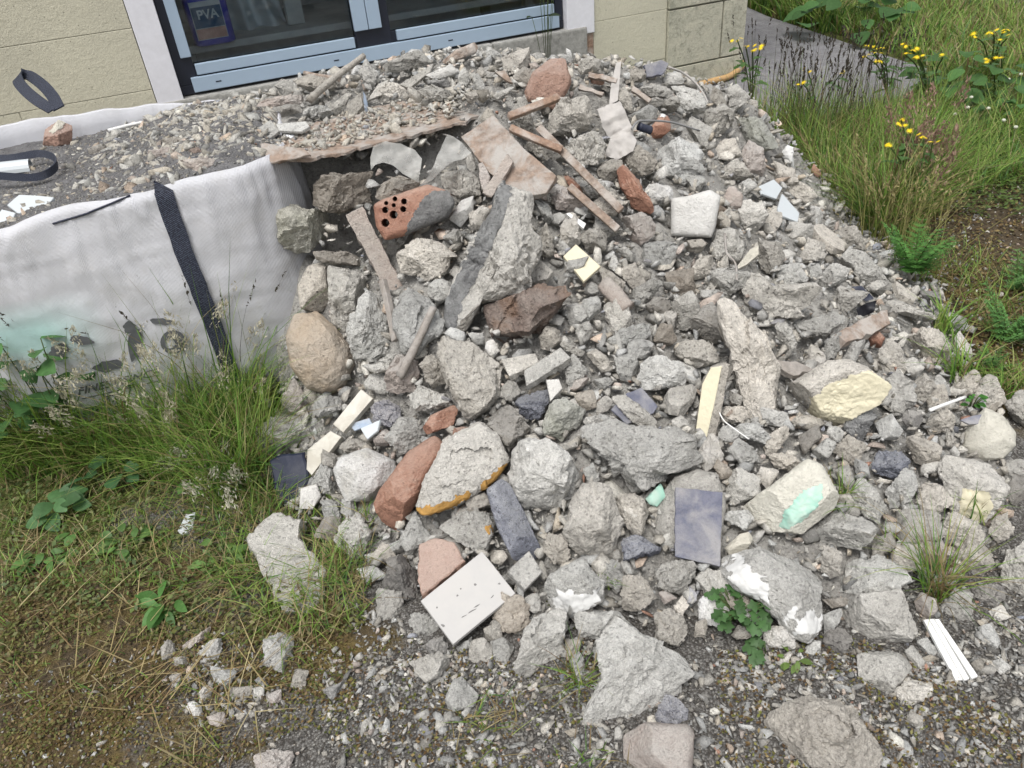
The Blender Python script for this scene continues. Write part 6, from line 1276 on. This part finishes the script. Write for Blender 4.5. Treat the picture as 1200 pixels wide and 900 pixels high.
# broad-leaved weeds
def leaf_vf(base, d, n, L, W, col, fold=.15, droop=.35, seg=5, lobed=False):
    t = np.linspace(0, 1, seg+1); s_ = np.cross(n, d); C_ = base+np.outer(t*L, d)-np.outer(droop*L*t**2, [0, 0, 1]); prof = np.sin(math.pi*np.clip(t*.92+.06, 0, 1))**.8
    if lobed: prof = prof*(1+.35*np.cos(t*math.pi*5))
    w = W*.5*prof; V = np.concatenate([np.stack([C_[k]-s_*w[k]+n*fold*w[k], C_[k], C_[k]+s_*w[k]+n*fold*w[k]]) for k in range(seg+1)])
    Fa = np.array([q for k in range(seg) for q in ((3*k, 3*k+1, 3*k+4, 3*k+3), (3*k+1, 3*k+2, 3*k+5, 3*k+4))]); return V, Fa, np.tile(col, (len(V), 1))
def weed(name, label, px, py, nl, L, W, hs, spread, seed, col=(.07, .15, .045), cat='weed', lobed=False, tiltup=.5, stem=True, z=None, lcap=24):
    r = np.random.default_rng(seed); p0 = hit(px, py) if z is None else atz(px, py, z); o = empty(name, p0, label, cat)
    for k in range(nl):
        az = r.uniform(0, 2*math.pi); rad = spread*math.sqrt(r.random()); b = np.array([math.cos(az)*rad, math.sin(az)*rad, r.uniform(*hs)]); a2 = az+r.normal(0, .7); el = r.uniform(-.1, tiltup); d = np.array([math.cos(a2)*math.cos(el), math.sin(a2)*math.cos(el), math.sin(el)]); n = norm(np.array([r.normal(0, .25), r.normal(0, .25)-.25, 1])-d*d[2])
        n = norm(n-d*(n @ d)); sc = r.uniform(.6, 1.15); v, f, c = leaf_vf(b, d, n, L*sc, W*sc, np.array(col)*r.uniform(.75, 1.3), lobed=lobed)
        lf = link('leaf', mesh('leaf', v, f, True, c), MATS['leaf'], parent=o)
        if stem and b[2] > .01:
            sv, sf = tube_vf([(b[0]*.3, b[1]*.3, -.02), (b[0]*.7, b[1]*.7, b[2]*.6), tuple(b)], .0018, 5); me = mesh('stem', sv, sf, True, np.tile((.10, .14, .05), (len(sv), 1))); link('stem', me, MATS['leaf'], parent=lf)
    return o
weed('bindweed', 'broad-leaved climbing weed beside the bag at its grassy corner', 18, 515, 30, .08, .065, (.05, .42), .12, 1)
weed('bindweed', 'broad-leaved weed sprawling against the printed bag front', 100, 495, 18, .08, .065, (.10, .40), .12, 2, (.07, .15, .05))
weed('bindweed', 'round-leaved weed in the sward left of the white shard', 70, 600, 10, .075, .06, (.02, .06), .07, 3, (.075, .16, .06))
weed('bindweed', 'low weed with heart-shaped leaves in the sward', 140, 565, 9, .07, .06, (.02, .07), .07, 4, (.06, .14, .055))
weed('bindweed', 'leafy climbing weed reaching up the bag below the teal stain', 8, 500, 26, .075, .06, (.20, .55), .13, 18, (.085, .18, .055))
weed('bindweed', 'dense leafy weed hiding the printed marks of the bag', 75, 505, 22, .075, .06, (.12, .42), .13, 19, (.07, .16, .05))
weed('leafy_weed', 'low green weed among moss left of the young dock', 60, 650, 16, .05, .03, (.005, .03), .06, 41, (.10, .20, .055))
weed('leafy_weed', 'spreading green weed behind the young dock', 150, 640, 18, .045, .028, (.005, .035), .07, 42, (.11, .21, .06))
weed('leafy_weed', 'green rosette in the sward above the white shard', 235, 570, 16, .05, .032, (.01, .05), .06, 43, (.10, .21, .05))
weed('leafy_weed', 'small leafy weed beside the flat slab in grass', 262, 655, 14, .045, .026, (.005, .04), .05, 44, (.12, .22, .06))
weed('dock_seedling', 'young dock rosette with pointed leaves on the moss edge', 196, 712, 9, .085, .035, (.01, .03), .03, 5, (.08, .19, .045))
weed('dock_seedling', 'shiny-leaved weed growing beside the warm beige boulder', 320, 430, 9, .06, .04, (.05, .18), .05, 6, (.06, .16, .03), z=.02)
weed('buttercup_plant', 'low green lobed-leaf plant beside the limed boulder', 866, 716, 60, .034, .024, (.005, .055), .062, 7, (.065, .14, .045), lobed=True)
weed('buttercup_plant', 'lobed-leaf seedling below the limed boulder', 900, 765, 10, .04, .03, (.005, .02), .03, 8, (.07, .14, .05), lobed=True)
weed('leafy_weed', 'small bright weed on the gravel left of the speckled boulder', 930, 775, 9, .028, .014, (.005, .02), .025, 9, (.13, .20, .05))
weed('hogweed', 'large-leaved hogweed clump beyond the concrete path', 995, 44, 26, .20, .17, (.10, .42), .42, 10, (.07, .16, .045))
weed('hogweed', 'nettle-like leafy clump behind the path edge', 950, 10, 26, .18, .13, (.15, .6), .5, 17, (.065, .16, .04))
weed('hogweed', 'second broad-leaved clump at the path end under ragwort', 1115, 125, 34, .13, .10, (.05, .28), .3, 11, (.075, .165, .045))
weed('bindweed', 'dark broad-leaved weed among grass at the bag foot', 60, 520, 16, .085, .07, (.06, .26), .12, 15, (.06, .14, .045))
weed('bindweed', 'broad leaf shoot climbing the bag beside the printed ring', 150, 500, 9, .07, .055, (.10, .30), .07, 16, (.07, .15, .05))
weed('clover_patch', 'leafy clover mound on the bank with white flowers', 1165, 140, 34, .08, .06, (.04, .2), .3, 12, (.07, .155, .045))
weed('leafy_weed', 'small weed sprouting beside the dark slate shard', 1138, 475, 10, .025, .018, (.01, .04), .025, 13, (.06, .19, .03))
weed('sill_weed', 'spindly weed growing in front of the window sill', 640, 70, 10, .07, .035, (.25, .50), .10, 14, (.04, .06, .03), z=.42)
def feathery(px, py, nst, h, label, seed, col=(.11, .27, .06)):
    r = np.random.default_rng(seed); p0 = hit(px, py); o = empty('feathery_plant', p0, label, 'weed')
    for k in range(nst):
        az = r.uniform(0, 2*math.pi); le = r.uniform(.2, .7); L = h*r.uniform(.7, 1.1); C_ = np.array([(math.cos(az)*le*L*t, math.sin(az)*le*L*t, L*(t-.25*t*t)*math.sqrt(1-le*le*.8)) for t in np.linspace(0, 1, 9)]); parts = []
        for i in range(1, 9):
            for sgn in (-1, 1):
                a2 = az+sgn*1.1; d = norm([math.cos(a2), math.sin(a2), .25]); LL = h*.30*(1-i/12)
                for j in range(7):
                    q = C_[i]+d*LL*j/6
                    for g in (-1, 1):
                        d3 = norm(d+np.array([-d[1], d[0], 0])*g*1.1+r.normal(0, .15, 3)); s2 = np.array([-d3[1], d3[0], 0]); l3 = LL*.42*(1-j/9); w3 = l3*.36
                        parts.append((np.array([q, q+d3*l3*.5+s2*w3*.5, q+d3*l3, q+d3*l3*.5-s2*w3*.5]), np.array([[0, 1, 2, 3]]), np.tile(np.array(col)*r.uniform(.8, 1.25), (4, 1))))
        V, Fa, cc = join(parts); fr = link('frond', mesh('frond', V, Fa, False, cc), MATS['leaf'], parent=o); fr['kind'] = 'stuff'
        sv, sf = tube_vf(C_, .002, 5); link('stem', mesh('stem', sv, sf, True, np.tile((.09, .15, .04), (len(sv), 1))), MATS['leaf'], parent=fr)
feathery(1068, 322, 9, .30, 'feathery bright green plant at the grassy heap edge', 21)
feathery(1180, 400, 8, .24, 'feathery green plant with white flowers on the bank', 22, (.12, .27, .075))
feathery(1190, 340, 7, .22, 'pale feathery plant beside the brown moss bank', 23, (.14, .29, .085))
feathery(1160, 430, 6, .10, 'small feathery plant above the cream rounded boulder', 24, (.12, .27, .075))
# flowers
plain('petal_yellow', (.72, .52, .01), .6, .12, 30); plain('petal_white', (.50, .51, .42), .7, .1, 30)
def daisy(r0, n=11):
    V, Fs = [(0, 0, .15*r0)], []
    for k in range(n):
        a = 2*math.pi*k/n; da = math.pi/n*.85; i = len(V)
        V += [(math.cos(a-da)*r0*.35, math.sin(a-da)*r0*.35, .1*r0), (math.cos(a)*r0, math.sin(a)*r0, 0), (math.cos(a+da)*r0*.35, math.sin(a+da)*r0*.35, .1*r0)]; Fs.append((0, i, i+1, i+2))
    for k in range(n): Fs.append((0, 1+3*k+2, 1+3*((k+1) % n)))
    return V, Fs
DM = mesh('flower_head', *daisy(.022)); DM.materials.append(MATS['petal_yellow'])
def ragwort(label, heads, zh, root, seed, size=1.):
    r = np.random.default_rng(seed); p0 = atz(*root, 0); p0[2] = 0; o = empty('ragwort', p0, label, 'ragwort')
    for k, (a, b) in enumerate(heads):
        q = atz(a, b, zh+r.uniform(-.02, .02))-p0; sv, sf = tube_vf(spline([(0, 0, 0), q*.5+np.array([0, 0, .06]), q], 5), .004*size, 5); st = link('stem', mesh('stem', sv, sf, True, np.tile((.09, .14, .04), (len(sv), 1))), MATS['leaf'], parent=o)
        for j in range(3):
            h = bpy.data.objects.new('flower_head', DM); COL.objects.link(h); h.parent = st; h.location = q+r.normal(0, .016*size, 3)*(1, 1, .4); h.rotation_euler = (r.uniform(-.6, .2), r.uniform(-.5, .5), r.uniform(0, 3)); h.scale = [size*r.uniform(.7, 1.05)]*3
        for j in range(4):
            t = r.uniform(.2, .8); az = r.uniform(0, 6.3); d = np.array([math.cos(az), math.sin(az), .3]); v, f, c = leaf_vf(q*t+np.array([0, 0, .05*t]), norm(d), norm(np.cross(d, [-d[1], d[0], 0])), .10*size, .04*size, np.array((.08, .16, .045))*r.uniform(.8, 1.2), lobed=True); link('leaf', mesh('leaf', v, f, True, c), MATS['leaf'], parent=st)
ragwort('ragwort with yellow heads in front of the building corner', [(864, 47), (874, 55), (882, 60), (891, 54)], .5, (880, 125), 31)
ragwort('small ragwort stem against the concrete path', [(940, 97), (946, 82), (987, 84)], .42, (955, 150), 32, .8)
ragwort('ragwort with many yellow heads at the path edge', [(1019, 54), (1032, 57), (1024, 62), (1033, 71), (1014, 66)], .45, (1040, 115), 33)
ragwort('ragwort at the end of the concrete path', [(1065, 54), (1075, 66), (1060, 63), (1070, 59), (1105, 67)], .42, (1085, 120), 34)
ragwort('ragwort on the verge near the road', [(1140, 42), (1164, 38), (1176, 36), (1180, 45)], .4, (1160, 85), 35, 1.1)
ragwort('ragwort among clover on the bank', [(1158, 70), (1174, 69)], .35, (1165, 120), 36)
ragwort('near ragwort with yellow heads beside pinkish seed spikes', [(1042, 170), (1058, 146), (1066, 151), (1082, 160), (1056, 141), (1093, 165)], .38, (1075, 262), 37, .9)
CM = mesh('clover_flower', ico(1)[0]*np.array([.011, .011, .009]), ico(1)[1]); CM.materials.append(MATS['petal_white'])
r = np.random.default_rng(77)
for a, b in ((1142, 70), (1175, 90), (1182, 94), (1196, 88), (1146, 99), (1138, 115), (1134, 127), (1119, 135), (1176, 142), (1190, 150), (1158, 128)):
    q = atz(a, b+14, 0); t = atz(a, b, 0.16); o = empty('clover', (t[0], t[1], 0), 'white clover flower standing above the leafy bank', 'clover', 'white clover flowers on the bank')
    sv, sf = tube_vf([(0, 0, 0), (.004, 0, .09), (0, 0, .16)], .003, 5); link('stem', mesh('stem', sv, sf, True, np.tile((.1, .16, .05), (len(sv), 1))), MATS['leaf'], parent=o)
    h = bpy.data.objects.new('flower_head', CM); COL.objects.link(h); h.parent = o; h.location = (0, 0, .165)
